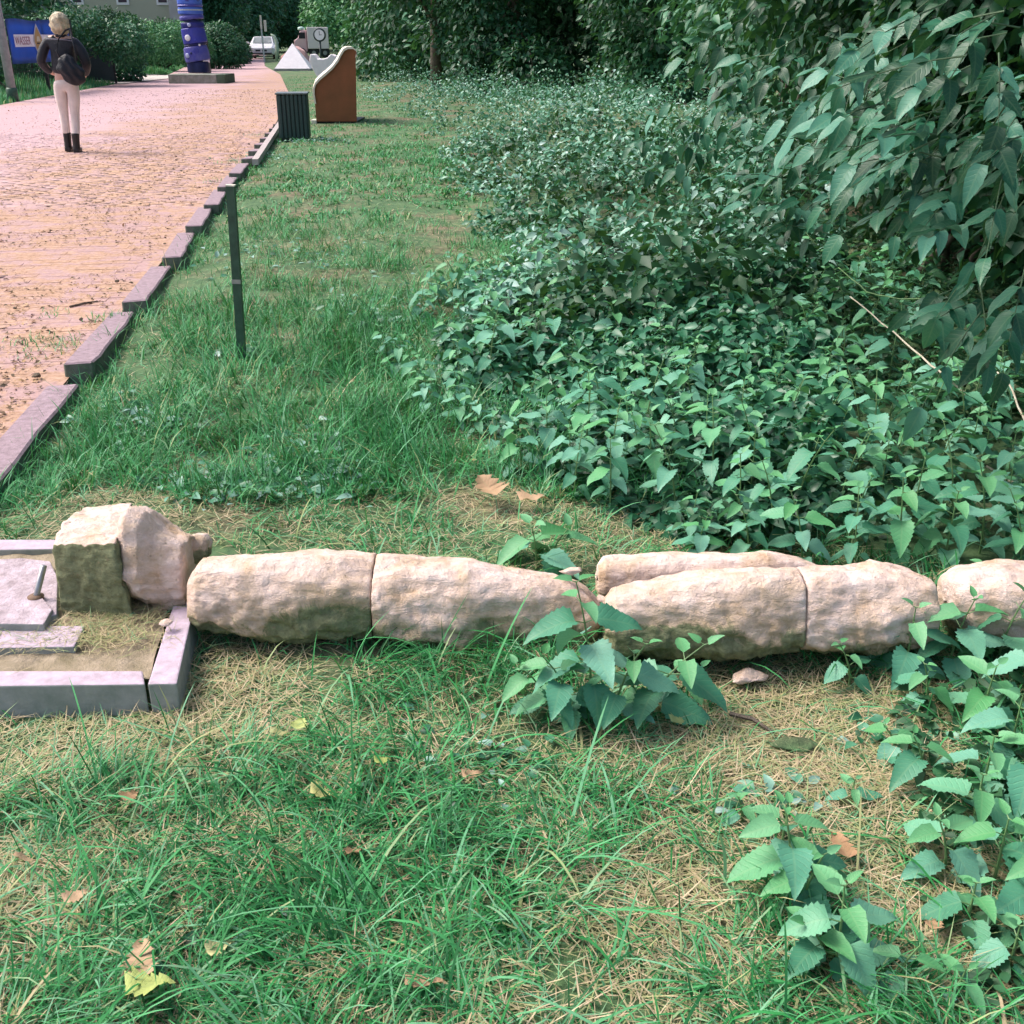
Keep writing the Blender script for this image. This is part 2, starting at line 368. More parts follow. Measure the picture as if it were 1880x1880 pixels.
for q in range(5):
    me = bmeshes[q]; BV = np.array([v.co[:] for v in me.vertices]); BL = [i for f in me.polygons for i in f.vertices]; Bn = np.array([len(f.vertices) for f in me.polygons]); k = vi == q
    parts_.append(scatter((BV, BL, Bn, np.zeros((len(BV), 2))), pos[k], Rz[k], np.ones(k.sum()), tn[k]))
V, L, n, t, u = join(parts_)
tag(link('brick', npmesh('bricks', V, L, n, t), M['brick'], roadob), kind='stuff')

# kerb: single stones, each with its near end standing up
kerb = bpy.data.objects.new('kerb', None); C.objects.link(kerb); kerb.location = (-2.02, 4.67, 0); tag(kerb, kind='structure')
def kerb_mesh(L_, seed):
    r = random.Random(seed); bm = NB(); n = 8
    P_ = []
    for i in range(n + 1):
        y = L_ * i / n; dx = r.uniform(-.006, .006); e = r.uniform(-.004, .004)
        P_.append([bm.verts.new(q) for q in ((-.07, y, -.12), (-.068 , y, .0), (.068 + dx, y, e), (.07 + dx, y, -.12))])
    for A, B in zip(P_, P_[1:]):
        for q in range(4): bm.faces.new((A[q], A[(q + 1) % 4], B[(q + 1) % 4], B[q]))
    bm.faces.new(P_[0][::-1]); bm.faces.new(P_[-1]); bmesh.ops.recalc_face_normals(bm, faces=bm.faces)
    bmesh.ops.bevel(bm, geom=[e for e in bm.edges if e.calc_face_angle(0) > .8], offset=.008, segments=1, affect='EDGES')
    me = bpy.data.meshes.new('kerb_stone')
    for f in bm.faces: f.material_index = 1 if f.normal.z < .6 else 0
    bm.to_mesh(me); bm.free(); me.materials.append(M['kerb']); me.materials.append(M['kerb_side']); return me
# right-hand top corner of the near end of each stone, from the photograph
pairs = [((-1.585, 2.05), tuple(g(143, 708, .035)[:2]))]
for (a, b) in (((172, 664), (247, 572)), ((268, 550), (313, 487)), ((335, 470), (357, 426)), ((372, 414), (391, 381)), ((402, 374), (417, 347)), ((424, 342), (438, 322)), ((443, 317), (457, 300))):
    pairs.append((tuple(g(*a, .075)[:2]), tuple(g(*b, .02)[:2])))
p0 = Vector(g(463, 293, .06)[:2]); p1 = Vector(g(522, 222, .06)[:2]); nk_ = 7
for i in range(nk_): a = p0.lerp(p1, i / nk_); b = p0.lerp(p1, (i + .93) / nk_); pairs.append((tuple(a), tuple(b)))
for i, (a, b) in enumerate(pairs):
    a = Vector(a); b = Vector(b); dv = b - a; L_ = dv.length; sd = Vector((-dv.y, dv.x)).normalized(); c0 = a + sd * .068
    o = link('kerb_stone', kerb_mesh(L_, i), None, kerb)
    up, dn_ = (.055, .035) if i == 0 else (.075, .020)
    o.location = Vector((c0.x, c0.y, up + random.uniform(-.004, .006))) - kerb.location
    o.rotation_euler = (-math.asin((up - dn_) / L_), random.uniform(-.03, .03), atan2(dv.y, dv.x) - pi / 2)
pa = g(474, 292, .09); pb = g(523, 216, .12); bm = NB(); dv = pb - pa; sdv = Vector((-dv.y, dv.x, 0)).normalized() * .075
for q in (0,): prism(bm, [Vector((0, 0, 0)), dv, dv + sdv, sdv], (0, 0, -.07))
tag(done(bm, 'timber_edging', simple('grey timber', (.50, .43, .42), (.34, .30, .28), 10, .85, .4), None, pa), 'long pale timber rail lying beside the kerb up to the litter bin', 'timber')

# ---------------------------------------------------------------- leaf templates (x = width, y = length, z = normal)
def leaf_t(n=4, wid=.3, serr=0., fold=.12, droop=.2, wave=0., e=.62, pw=.72):
    """ovate leaf, length 1; two strips either side of the midrib"""
    V = []; UV = []
    for i in range(n + 1):
        t = i / n; z = -droop * t * t
        wv = wid * (math.sin(pi * t ** e) ** pw if 0 < t < 1 else 0) * (1 - .12 * t)
        if serr and 0 < i < n: wv *= (1 + serr * (1 if i % 2 else -1))
        y = t + (serr * .25 / n * 4 * (-1 if i % 2 else 1) if serr and 0 < i < n else 0)
        V += [(-wv, y - (.06 if serr and i % 2 else 0) * .3, z + fold * wv * 2 + wave * sin(t * 9) * .05), (0, t, z), (wv, y - (.06 if serr and i % 2 else 0) * .3, z + fold * wv * 2 + wave * cos(t * 8) * .05)]
        UV += [(.5 - wv, t), (.5, t), (.5 + wv, t)]
    L = []; c = []
    for i in range(n):
        a = 3 * i
        for q in (0, 1):
            A, B, D, E = a + q, a + q + 1, a + q + 4, a + q + 3
            if i == 0 : L += [1, D, E]; c.append(3)
            elif i == n - 1: L += [A, B, a + 4]; c.append(3)
            else: L += [A, B, D, E]; c.append(4)
    return np.array(V, float), L, np.array(c), np.array(UV, float)
T2 = leaf_t(2, .3, 0, .15, .25); T3 = leaf_t(3, .26, 0, .15, .3); T4 = leaf_t(4, .3, 0, .2, .25)
def cloud(blobs, n, size, T, seed=0, up=.6, shell=.5, drop=.4, jit=.6, tint=(0, 1), flat=None):
    r = np.random.default_rng(seed); B = np.array(blobs, float)
    wgt = (B[:, 3] * B[:, 4] + B[:, 4] * B[:, 5] + B[:, 3] * B[:, 5]); k = r.choice(len(B), n, p=wgt / wgt.sum())
    dv = r.normal(size=(n, 3)); dv /= np.linalg.norm(dv, axis=1, keepdims=True)
    rad = shell + (1 - shell) * r.random(n) ** .6
    lump = .82 + .36 * vnoise(dv[:, 0] * 3 + k * 7, dv[:, 2] * 3 + dv[:, 1] * 2, .55, seed)
    pos = B[k, :3] + dv * B[k, 3:6] * (rad * lump)[:, None]
    out = dv / B[k, 3:6]; out /= np.linalg.norm(out, axis=1, keepdims=True)
    ax = out * np.array([1, 1, .3]) + r.normal(size=(n, 3)) * jit; ax[:, 2] -= drop
    nr = out * .7 + np.array([0, 0, up]) + r.normal(size=(n, 3)) * .35
    keep = pos[:, 2] > gz(pos[:, 0], pos[:, 1]) + .02
    pos, ax, nr = pos[keep], ax[keep], nr[keep]; n = len(pos)
    s = size * (.65 + .7 * r.random(n)); t = tint[0] + (tint[1] - tint[0]) * np.clip(r.normal(.45, .24, n) + (vnoise(pos[:, 0] * 1.3 + pos[:, 1], pos[:, 2] * 1.3, .7, seed + 3) - .5) * .7, 0, 1)
    return scatter(T, pos, frames(ax, nr), s, t)

# ---------------------------------------------------------------- trees and shrubs
def branches(bm, root, tips, r0, seed=0):
    r = random.Random(seed)
    for t in tips:
        t = Vector(t); a = Vector(root); mid = a.lerp(t, .5) + Vector((r.uniform(-.2, .2), r.uniform(-.2, .2), r.uniform(0, .3))) * (t - a).length * .4
        tube(bm, [a, a.lerp(mid, .5) + Vector((0, 0, .05)), mid, mid.lerp(t, .6), t], [r0, r0 * .8, r0 * .55, r0 * .3, r0 * .08], 6)
def tree(name, loc, blobs, n, size, trunk_h, trunk_r, label, cat, group, mat='foliage', T=None, seed=0, tint=(0, 1), **k):
    """blobs relative to loc"""
    o = empty(name, loc, label, cat, group)
    bm = NB(); r = random.Random(seed)
    top = Vector((r.uniform(-.1, .1) * trunk_h, r.uniform(-.1, .1) * trunk_h, trunk_h))
    tube(bm, [(0, 0, -.15), (top.x * .2, top.y * .2, trunk_h * .35), (top.x * .6, top.y * .6, trunk_h * .7), top], [trunk_r * 1.25, trunk_r, trunk_r * .8, trunk_r * .45], 8)
    for j in range(4):
        f = .35 + .15 * j; branches(bm, (top.x * f, top.y * f, trunk_h * f), [b[:3] for b in r.sample(blobs, min(len(blobs), 2))], trunk_r * .45, seed + j)
    done(bm, 'trunk', M['bark'], o, smooth=True)
    Bl = [(b[0] + loc[0], b[1] + loc[1], b[2] + loc[2], b[3], b[4], b[5]) for b in blobs]
    V, L, n_, t, u = cloud(Bl, n, size, T or T2, seed, tint=tint, **k)
    c = link('crown', npmesh('crown', V - np.array(loc), L, n_, t), M[mat], o)
    return o, c
def treecopy(src, loc, rz, sc, label):
    o = src.copy(); C.objects.link(o); o.location = loc; o.rotation_euler = (0, 0, rz); o.scale = (sc, sc, sc); o['label'] = label
    for ch in list(src.children):
        c = ch.copy(); C.objects.link(c); c.parent = o
    return o
def rb(r, n, cx, cy, z0, z1, sx, sy, s0, s1):
    return [(r.uniform(-sx, sx) + cx, r.uniform(-sy, sy) + cy, r.uniform(z0, z1), r.uniform(s0, s1), r.uniform(s0, s1), r.uniform(s0, s1) * .85) for _ in range(n)]
r = random.Random(5)
# wood along the right side of the strip, from the far end forwards
far1, _ = tree('broadleaf_tree', (-4.0, 62, 0), rb(r, 14, 0, 0, .8, 7.5, 2.6, 2.2, 1.3, 2.1), 15000, .30, 6, .18, 'tall tree just right of the white truck, bushy to the ground', 'tree', 'trees along the wood edge', 'foliage_light', seed=11)
far2, _ = tree('broadleaf_tree', (-3.9, 46, 0), rb(r, 16, 0, 0, .5, 7.5, 2.0, 2.0, 1.2, 1.9), 17000, .24, 6, .2, 'dark green tree directly behind the tall brown bench end', 'tree', 'trees along the wood edge', 'foliage', seed=12, tint=(.1, .9))
lab = [((-1.9, 41.5, 0), 1.0, .95, 'dark tree to the right of the brown bench end'), ((.4, 38.0, 0), 2.2, 1.0, 'shaded tree beside the dark hollow in the wood edge'), ((2.9, 35, 0), 3.9, 1.05, 'leafy tree right of the dark hollow in the wood edge'), ((5.2, 31, 0), 5.1, 1.1, 'ivy green tree at the middle of the wood edge'), ((-13.5, 104, 0), .4, 1.2, 'pale green tree behind the white truck'), ((-13.0, 125, 0), 2.4, 1.4, 'tree farthest down the right side of the road')]
for l, a, s, t in lab: treecopy(far2 if l[1] < 60 else far1, l, a, s, t)
# second row, fills the depth of the wood
for l, a, s, t in [((-1.5, 50, 0), 1.4, 1.25, 'tree in the second row behind the wood edge, left'), ((5.0, 45, 0), .2, 1.3, 'tree in the second row behind the wood edge, middle'), ((10.0, 38, 0), 3.1, 1.3, 'tree in the second row behind the wood edge, right'), ((9.8, 26, 0), 4.2, 1.2, 'tree deep in the wood behind the big shrubs'), ((-5, 80, 0), 5.3, 1.5, 'tree in the back of the wood beyond the bench')]:
    treecopy(far2, l, a, s, t)
# middle distance trees: finer leaves
for i, (l, nb, n, size, lb, tt) in enumerate([
    ((3.2, 24.5, .2), 13, 17000, .15, 'rounded tree with small shiny leaves left of the deep shadow', (0, .75)),
    ((5.2, 19.0, .35), 14, 17000, .14, 'dark tree overhanging the deep shadow behind the nettles', (0, .75)),
    ((.2, 31.0, 0), 10, 12000, .17, 'low bushy tree at the end of the nettle bank', (0, .5)),
    ((-2.2, 33.5, 0), 8, 9000, .18, 'low bushy tree right behind the brown bench end', (0, .6))]):
    tree('woodland_tree', l, rb(r, nb, 0, -.6, .3, 4.6, 1.3, 1.3, .8, 1.35), n, size, 4.6, .14, lb, 'tree', 'trees along the wood edge', 'foliage', T2, 30 + i, tt)

# shrubs close on the right; the nearest leaves are separate leaf objects
def leaf_obj_mesh(name, T, mat):
    V, L, n, UV = T; me = npmesh(name, V, L, n, None, UV, True); me.materials.append(mat); return me
ELD = [leaf_obj_mesh('leaf', leaf_t(10, w_, .04, f_, d_, .8, .7), M['shrub_leaf']) for w_, f_, d_ in ((.24, .12, .35), (.27, .22, .5), (.22, .05, .2), (.25, .18, .6), (.29, .1, .4))]
def mat4(p, ax, nr, s):
    a = Vector(ax).normalized(); z = Vector(nr); z = (z - a * a.dot(z)).normalized(); x = a.cross(z)
    return Matrix(((x.x * s, a.x * s, z.x * s, p[0]), (x.y * s, a.y * s, z.y * s, p[1]), (x.z * s, a.z * s, z.z * s, p[2]), (0, 0, 0, 1)))
def spray(parent, bmtw, base, dr, length, nleaf, s, seed):
    """a twig with leaflets in pairs and one at its end"""
    r = random.Random(seed); base = Vector(base); dr = Vector(dr).normalized(); pts = []
    for i in range(6):
        t = i / 5; pts.append(base + dr * length * t + Vector((0, 0, -.18 * length * t * t)))
    tb = NB(); tube(tb, [p - parent.location for p in pts], [.0024, .0022, .0019, .0016, .0013, .0008], 5); done(tb, 'twig', M['twig'], parent)
    for i in range(nleaf):
        t = .25 + .75 * (i // 2) / max(1, (nleaf - 1) // 2); k = min(4, int(t * 5)); p = pts[k].lerp(pts[k + 1], t * 5 - k)
        d_ = (pts[min(k + 1, 5)] - pts[k]).normalized()
        sd = d_.cross(Vector((0, 0, 1))).normalized() * (1 if i % 2 else -1)
        ax = d_ * .8 + sd * (0 if i == nleaf - 1 else .65) + Vector((r.uniform(-.2, .2), r.uniform(-.2, .2), -.05 + r.uniform(-.4, .35)))
        nr = Vector((r.uniform(-.5, .4), -.4 + r.uniform(-.6, .6), 1))
        o = bpy.data.objects.new('leaf', r.choice(ELD)); C.objects.link(o); o.parent = parent
        p = p - parent.location; o.matrix_local = mat4(p, ax, nr, s * r.uniform(.75, 1.2))
def shrub(name, loc, blobs, n, size, T, label, seed, sprays=(), tint=(0, 1), mat='foliage', **k):
    o = empty(name, loc, label, 'shrub', 'shrubs along the right side')
    bm = NB(); r = random.Random(seed)
    for j in range(6): branches(bm, (r.uniform(-.2, .2), r.uniform(-.2, .2), -.1), [Vector(r.choice(blobs)[:3])], .025, seed + j)
    for i, (b, d_, ln, nl, s) in enumerate(sprays): spray(o, None, b, d_, ln, nl, s, seed * 100 + i)
    done(bm, 'trunk', M['bark'], o, smooth=True)
    Bl = [(b[0] + loc[0], b[1] + loc[1], b[2] + loc[2], b[3], b[4], b[5]) for b in blobs]
    V, L, n_, t, u = cloud(Bl, n, size, T, seed, tint=tint, **k)
    tag(link('foliage', npmesh('foliage', V - np.array(loc), L, n_, t), M[mat], o), kind='stuff')
    return o
def sprays_for(rects, seed):
    """rects: (px0,py0,px1,py1,Y0,Y1,count,size): twigs starting at real points of that part of the shrub, hanging outward"""
    r = random.Random(seed); out = []
    for x0, y0, x1, y1, Y0, Y1, c, s in rects:
        for _ in range(c):
            p = gy(r.uniform(x0, x1), r.uniform(y0, y1), r.uniform(Y0, Y1))
            d_ = Vector((-.95, -.2, -.15)) + Vector((r.uniform(-.3, 1.0), r.uniform(-.8, .7), r.uniform(-.45, .45)))
            out.append((p - d_.normalized() * .1, d_, r.uniform(.24, .36), r.choice((5, 5, 7)), s))
    return out
shrub('elder_shrub', (2.3, 3.6, .1), [(.25, .0, 1.75, .7, .65, .55), (.5, -.0, 1.2, .6, .6, .5), (.2, .5, 1.6, .8, .7, .6), (.75, -.5, 1.9, .6, .7, .5), (.6, .2, 2.3, 1.1, 1.1, .7), (.75, .4, .75, .5, .5, .45), (.9, 1.2, .7, .6, .7, .7), (.3, 1.7, .9, .5, .5, .6), (1.1, .2, 1.0, .5, .6, .8), (-.2, .7, 2.3, .9, .9, .6)],
      17000, .075, T4, 'big dark shrub at the right edge with large drooping leaflets', 51,
      sprays_for([(1640, 20, 1900, 420, 2.6, 3.3, 36, .085), (1760, 520, 1900, 640, 3.2, 3.6, 6, .11), (1560, 60, 1700, 330, 3.2, 3.7, 12, .10)], 1), (0, .22), drop=.5, shell=.3)  # inner foliage tinted darker to paint shade behind the sprays
shrub('elder_shrub', (2.55, 6.4, .3), [(.05, -.4, 1.3, .8, .8, .7), (-.1, .4, 1.2, .8, .8, .6), (0, -.2, 2.1, 1.1, 1.1, .7), (.5, -1.2, 1.5, .8, .8, .7), (.4, .4, 2.9, 1.3, 1.3, .8), (-.5, 1.0, 1.7, .8, .9, .7), (.2, -.6, .6, .8, .9, .6), (.5, -1.6, .7, .8, .7, .6), (.3, .8, .6, .9, 1.0, .7), (1.2, -2.2, .6, .7, .7, .7)],
      24000, .085, T4, 'broad shrub hanging over the nettle bank left of the big dark shrub', 52,
      sprays_for([(1300, 40, 1640, 330, 4.5, 5.6, 32, .092), (1180, 60, 1330, 300, 5.6, 6.4, 14, .095), (1380, 300, 1620, 420, 4.6, 5.2, 10, .09)], 2), (0, .3), drop=.5, shell=.35)  # low tints again paint the shade inside the shrub
shrub('elder_shrub', (3.0, 10.0, .4), rb(random.Random(4), 10, -.1, 0, .7, 3.2, .9, 1.3, .7, 1.1), 16000, .09, T3, 'shiny leaved shrub behind the broad shrub, beside the deep shadow', 53, (), (.1, .9), drop=.4)
shrub('elder_shrub', (3.4, 14.5, .4), rb(random.Random(6), 9, .2, 0, .4, 2.8, .9, 1.2, .6, 1.0), 14000, .085, T2, 'farthest low shrub on the right with a bright green sprig', 54, (), (.2, 1), 'foliage_light', drop=.3)
# tree crowns added out of view to block sky and darken the right side
tree('shade_canopy', (5.2, 7.0, .4), [(-2.6, -1.5, 4.4, 1.8, 2.0, .9), (-3.2, 1.2, 4.4, 1.4, 2.2, .8), (-2.0, -3.6, 4.2, 1.4, 1.2, .7), (-1.8, 1.8, 4.9, 1.8, 1.8, 1.0), (0, 0, 6, 2.4, 2.4, 1.3), (-.8, -3.5, 4.6, 1.6, 1.6, .9), (.8, 4, 5, 2.4, 2.4, 1.2), (1.5, -2, 4, 2, 2, 1.4), (1.5, 1, 2.6, 1.2, 2.2, 1.6), (1.4, -2.5, 2, 1.2, 1.6, 1.5)], 24000, .2, 5.5, .22, 'tall tree added overhead to shade the shrubs at the right edge', 'tree', None, 'foliage', T2, 61, (0, .6))
tree('shade_canopy', (5.6, 15.0, .4), [(-1.8, -2, 4.6, 1.8, 2, .9), (-1.4, 2, 4.6, 1.8, 1.8, 1.0), (0, 0, 5.6, 2.4, 2.4, 1.3), (.8, 3, 3.5, 1.4, 1.8, 1.9), (.8, -3, 3, 1.2, 2.2, 1.9), (1, 0, 1.6, 1.0, 2.6, 1.6)], 20000, .2, 5, .2, 'tall dark tree added overhead to deepen the shadow on the right', 'tree', None, 'foliage', T2, 62, (0, .5))

# ---------------------------------------------------------------- stone fragments
def fbm(p, s, o=4): return mnoise.fractal(Vector(p) * s, 1.0, 2.0, o)
def loft_stone(name, st, loc, parent=None, sq=3.1, rough=.014, seed=0, nu=None, nv=112, label=None, moss=.0, capn=6, patch=()):
    """st: stations (centre Vector, ry, rz, tilt) along the stone"""
    st = [(Vector(a), b, c_) for a, b, c_ in st]
    S_ = [0]
    for i in range(1, len(st)): S_.append(S_[-1] + (st[i][0] - st[i - 1][0]).length)
    Ltot = S_[-1]; nu = nu or max(14, int(Ltot / .0065))
    V = []; Mo = []
    rings = []
    us = [0] * capn + [Ltot * i / nu for i in range(nu + 1)] + [Ltot] * capn
    shr = [(i + .15) / (capn + .15) for i in range(capn)] + [1] * (nu + 1) + [(capn - 1 - i + .15) / (capn + .15) for i in range(capn)]
    for s, k in zip(us, shr):
        j = 0
        while j < len(S_) - 2 and s > S_[j + 1]: j += 1
        f = min(1, max(0, (s - S_[j]) / (S_[j + 1] - S_[j]))); f = f * f * (3 - 2 * f) * .6 + f * .4
        c = st[j][0].lerp(st[j + 1][0], f); ry = st[j][1] + (st[j + 1][1] - st[j][1]) * f; rz = st[j][2] + (st[j + 1][2] - st[j][2]) * f
        e = min(1, min(s, Ltot - s) / .008); rr = .975 + .025 * math.sqrt(max(0, min(1, e)))
        for q in range(nv):
            a = 2 * pi * q / nv; ca, sa = cos(a), sin(a)
            c2, s2 = cos(a + .3 + .1 * sin(seed * 5)), sin(a + .3 + .1 * sin(seed * 5)); R = (abs(c2) ** sq + abs(s2) ** sq) ** (-1 / sq) * k * rr * .97
            p = c + Vector((0, ca * R * ry, sa * R * rz))
            x = p + Vector((seed * 3.1, 0, 0))
            low = max(0, .45 - sa); dn = fbm((x.x * .6, x.y, x.z), 8, 3) * rough * 1.0 - abs(fbm((x.x * .7, x.y * 1.2, x.z * 1.4), 13, 4)) * rough * 1.7 * (.4 + .8 * low) - max(0, fbm((x.x * .5 + 5, x.y, x.z * .8), 6, 2) - .25) * rough * 2.2 + rough * .55 + fbm((x.x, x.y, x.z), 42, 3) * rough * .32 * (.5 + low)
            if k < 1: p.x += fbm((x.y, x.z, seed), 12, 3) * .012
            out = Vector((0, ca, sa)); p = p + out * dn
            V.append((p - Vector(loc))[:]); Mo.append(max(0, (.35 - sa)) * .42 + moss - max(0, ca) * .3 + sum(q[2] * math.exp(-((p.x - q[0]) / q[1]) ** 4) * max(0, min(1, (.75 - sa) * 2)) for q in patch))
    nr = len(us); L = []
    for i in range(nr - 1):
        for q in range(nv): a = i * nv + q; b = i * nv + (q + 1) % nv; L += [a, a + nv, b + nv, b]
    n = [4] * ((nr - 1) * nv); L += [q for q in range(nv)]; n.append(nv); L += [(nr - 1) * nv + q for q in range(nv)][::-1]; n.append(nv)
    me = npmesh(name, np.array(V), L, np.array(n), smooth=True)
    at = me.attributes.new('moss', 'FLOAT', 'POINT'); at.data.foreach_set('value', np.array(Mo, np.float32))
    o = link(name, me, M['stone'], parent); o.location = (0, 0, 0) if parent else loc
    bm = bmesh.new(); bm.from_mesh(me); bmesh.ops.recalc_face_normals(bm, faces=bm.faces); bm.to_mesh(me); bm.free()
    return o
def stn(px, yt, yb, Y, ry=None):
    """station from the silhouette: top and bottom pixel at distance Y"""
    a = gy(px, yt, Y); b = gy(px, yb, Y); r_ = (b - a).length / 2 * cos(P + .08) * 1.0
    # a round section seen from above at this angle spans 2r/cos
    c = gy(px, (yt + yb) / 2, Y); rr = (b.z - a.z) / -2 * cos(P + .09) * .955
    return (c, ry or rr * 1.0, rr)
GRP = 'pieces of the fallen sandstone sculpture'
def frag(st, label, seed, **k):
    o = loft_stone('stone_fragment', st, st[len(st) // 2][0] - Vector((0, 0, st[len(st) // 2][2])), seed=seed, **k); return tag(o, label, 'broken sculpture', GRP)
Y1 = 2.46
frag([stn(x, a, b, Y1) for x, a, b in ((356, 1044, 1146), (376, 1024, 1154), (440, 1016, 1162), (500, 1014, 1172), (570, 1012, 1184), (630, 1014, 1182), (664, 1018, 1174), (689, 1021, 1171))], 'stone fragment with a mossy flank, its left end against the plinth corner', 1, moss=.05, patch=[(gy(612, 1100, Y1).x, .12, .30)])
frag([stn(x, a, b, Y1 - .004) for x, a, b in ((691, 1022, 1170), (704, 1020, 1175), (760, 1024, 1186), (860, 1030, 1192), (950, 1042, 1196), (1020, 1056, 1194), (1080, 1078, 1180), (1098, 1096, 1168))], 'long stone fragment tapering to the right, between the crack and the gap', 1, moss=.02, patch=[(gy(960, 1100, Y1).x, .16, .2)])
Y2 = 2.37
frag([stn(x, a, b, Y2) for x, a, b in ((1108, 1096, 1186), (1124, 1076, 1196), (1200, 1062, 1206), (1310, 1046, 1216), (1380, 1044, 1210), (1430, 1042, 1196), (1461, 1040, 1192))], 'thick stone fragment with a broad grey green patch on its front, right of the gap', 3, moss=.10, patch=[(gy(1225, 1100, Y2).x, .17, .28)])
frag([stn(x, a, b, Y2) for x, a, b in ((1464, 1042, 1193), (1490, 1040, 1196), (1550, 1038, 1198), (1600, 1034, 1200), (1640, 1040, 1196), (1700, 1062, 1186))], 'short stone fragment right of the thin dark crack, half hidden by nettles', 3, moss=-.06)
frag([stn(x, a, b, 2.60) for x, a, b in ((1097, 1032, 1092), (1108, 1020, 1100), (1210, 1017, 1102), (1330, 1014, 1102), (1400, 1008, 1102), (1440, 1014, 1100), (1500, 1032, 1100), (1590, 1050, 1096))], 'yellowish stone limb lying along the back of the thick fragment', 5, moss=-.3, rough=.010)
frag([stn(x, a, b, 2.44) for x, a, b in ((1575, 1040, 1080), (1600, 1027, 1090), (1640, 1036, 1100), (1690, 1056, 1100))], 'small rounded stone knob on top of the short fragment', 7, moss=-.4, rough=.008)
frag([stn(x, a, b, 2.44) for x, a, b in ((1735, 1056, 1150), (1760, 1044, 1180), (1830, 1034, 1186), (1900, 1026, 1190), (2080, 1030, 1190))], 'stone fragment running out of the picture at the right edge', 6, moss=-.08)
# base block and ankle piece at the plinth: one thing, two parts
blk = empty('mossy_block', g(180, 1140, .06), 'square mossy base block with a flared neck, standing on the concrete plinth', 'broken sculpture', GRP)
def hull_rock(name, pts, parent, noise=.008, cuts=5, seed=0, moss=None, smooth=True, mat='stone', voff=.6):
    bm = NB()
    for p in pts: bm.verts.new(p)
    bmesh.ops.convex_hull(bm, input=bm.verts)
    bmesh.ops.dissolve_limit(bm, angle_limit=R_(3), verts=bm.verts, edges=bm.edges)
    bmesh.ops.triangulate(bm, faces=bm.faces)
    for _ in range(cuts):
        L_ = [e for e in bm.edges if e.calc_length() > .012]
        if not L_: break
        bmesh.ops.subdivide_edges(bm, edges=L_, cuts=1); bmesh.ops.triangulate(bm, faces=bm.faces)
    bmesh.ops.smooth_vert(bm, verts=bm.verts, factor=.35, use_axis_x=True, use_axis_y=True, use_axis_z=True)
    bm.normal_update()
    for v in bm.verts:
        x = v.co + Vector((seed * 2.3, 1, 0)); v.co += v.normal * (fbm(x, 9, 3) * noise * .9 - abs(fbm(x, 17, 3)) * noise * 1.1 + fbm(x, 40, 4) * noise * .5)
    bmesh.ops.recalc_face_normals(bm, faces=bm.faces)
    me = bpy.data.meshes.new(name); bm.to_mesh(me); bm.free()
    at = me.attributes.new('moss', 'FLOAT', 'POINT'); at.data.foreach_set('value', np.array([moss(v.co, v.normal) if moss else 0. for v in me.vertices], np.float32))
    return link(name, me, M[mat], parent, smooth=smooth)
O = blk.location
zt = .285
Yf = g(160, 1138, .065).y
def face_pt(px, py, Y): return gy(px, py, Y) - O
top_b = g(170, 925, zt); 
bl = [face_pt(97, 999, Yf + .03), face_pt(211, 997, Yf + .02), face_pt(106, 1060, Yf + .015), face_pt(222, 1060, Yf), face_pt(112, 1139, Yf + .01), face_pt(246, 1139, Yf), face_pt(236, 1110, Yf + .01)]
zt = (gy(97, 999, Yf + .03)).z
bl += [g(152, 928, zt + .004) - O, g(243, 921, zt + .004) - O, g(112, 962, zt) - O, g(150, 1040, .06) - O + Vector((-.01, .16, 0)), g(246, 1040, .06) - O + Vector((0, .16, 0))]
hull_rock('block', bl, blk, .007, 7, 2, lambda c, n: .05 + (.42 if n.y < -.45 else (-.45 if n.z > .5 else .4)))
st = [stn(x, a, b, 2.58) for x, a, b in ((240, 936, 1080), (256, 922, 1104), (282, 930, 1116), (305, 956, 1117), (330, 972, 1116), (352, 980, 1114))]
st = [(c, ry * 1.0, rz) for c, ry, rz in st]
nk = loft_stone('neck', [(c, a, b) for c, a, b in st], O, blk, seed=9, moss=-.25, sq=3.2); 
st = [stn(x, a, b, 2.66) for x, a, b in ((344, 984, 1040), (362, 978, 1034), (378, 980, 1028), (385, 990, 1020))]
e_ = loft_stone('lug', st, O, blk, seed=10, moss=.25, rough=.006)
for o in (nk, e_): o.location = (0, 0, 0)
# chips and pebbles
def pebble(px, py, z, s, label, name='stone_chip', cat='stone', seed=0, sx=1.4, mat='stone', moss=-.5):
    c = g(px, py, z); r = random.Random(seed)
    pts = [Vector((r.gauss(0, 1), r.gauss(0, 1), r.gauss(0, .8))).normalized() * s * r.uniform(.8, 1.1) for _ in range(14)]
    pts = [Vector((p.x * sx, p.y, p.z * .7)) for p in pts]
    o = hull_rock(name, pts, None, s * .12, 4, seed, lambda c, n: moss, mat=mat); o.location = c; tag(o, label, cat); return o
pebble(302, 1143, .105, .017, 'small pale pebble on the corner of the plinth edging', 'pebble', seed=1)
pebble(1048, 1047, .20, .022, 'pinkish stone chip lying on the tapered end of the long fragment', seed=2, sx=1.5)
pebble(1375, 1243, .02, .032, 'pinkish stone lump in the straw below the thick fragment', seed=3, sx=1.6)
pebble(1105, 1098, .13, .016, 'tiny chip wedged in the gap between the fragments', seed=4)
pebble(1455, 1372, .02, .03, 'dark clod in the straw right of the middle', 'clod', 'soil', seed=9, sx=2.2, mat='soil')
pebble(1350, 1010, .015, .02, 'dark clod behind the yellowish limb', 'clod', 'soil', seed=10, sx=1.6, mat='soil') if False else None
pebble(700, 588, .02, .028, 'pair of white stones at the edge of the nettles', seed=5)
pebble(468, 1848, .01, .011, 'tiny white pebble near the bottom edge', 'pebble', seed=6)

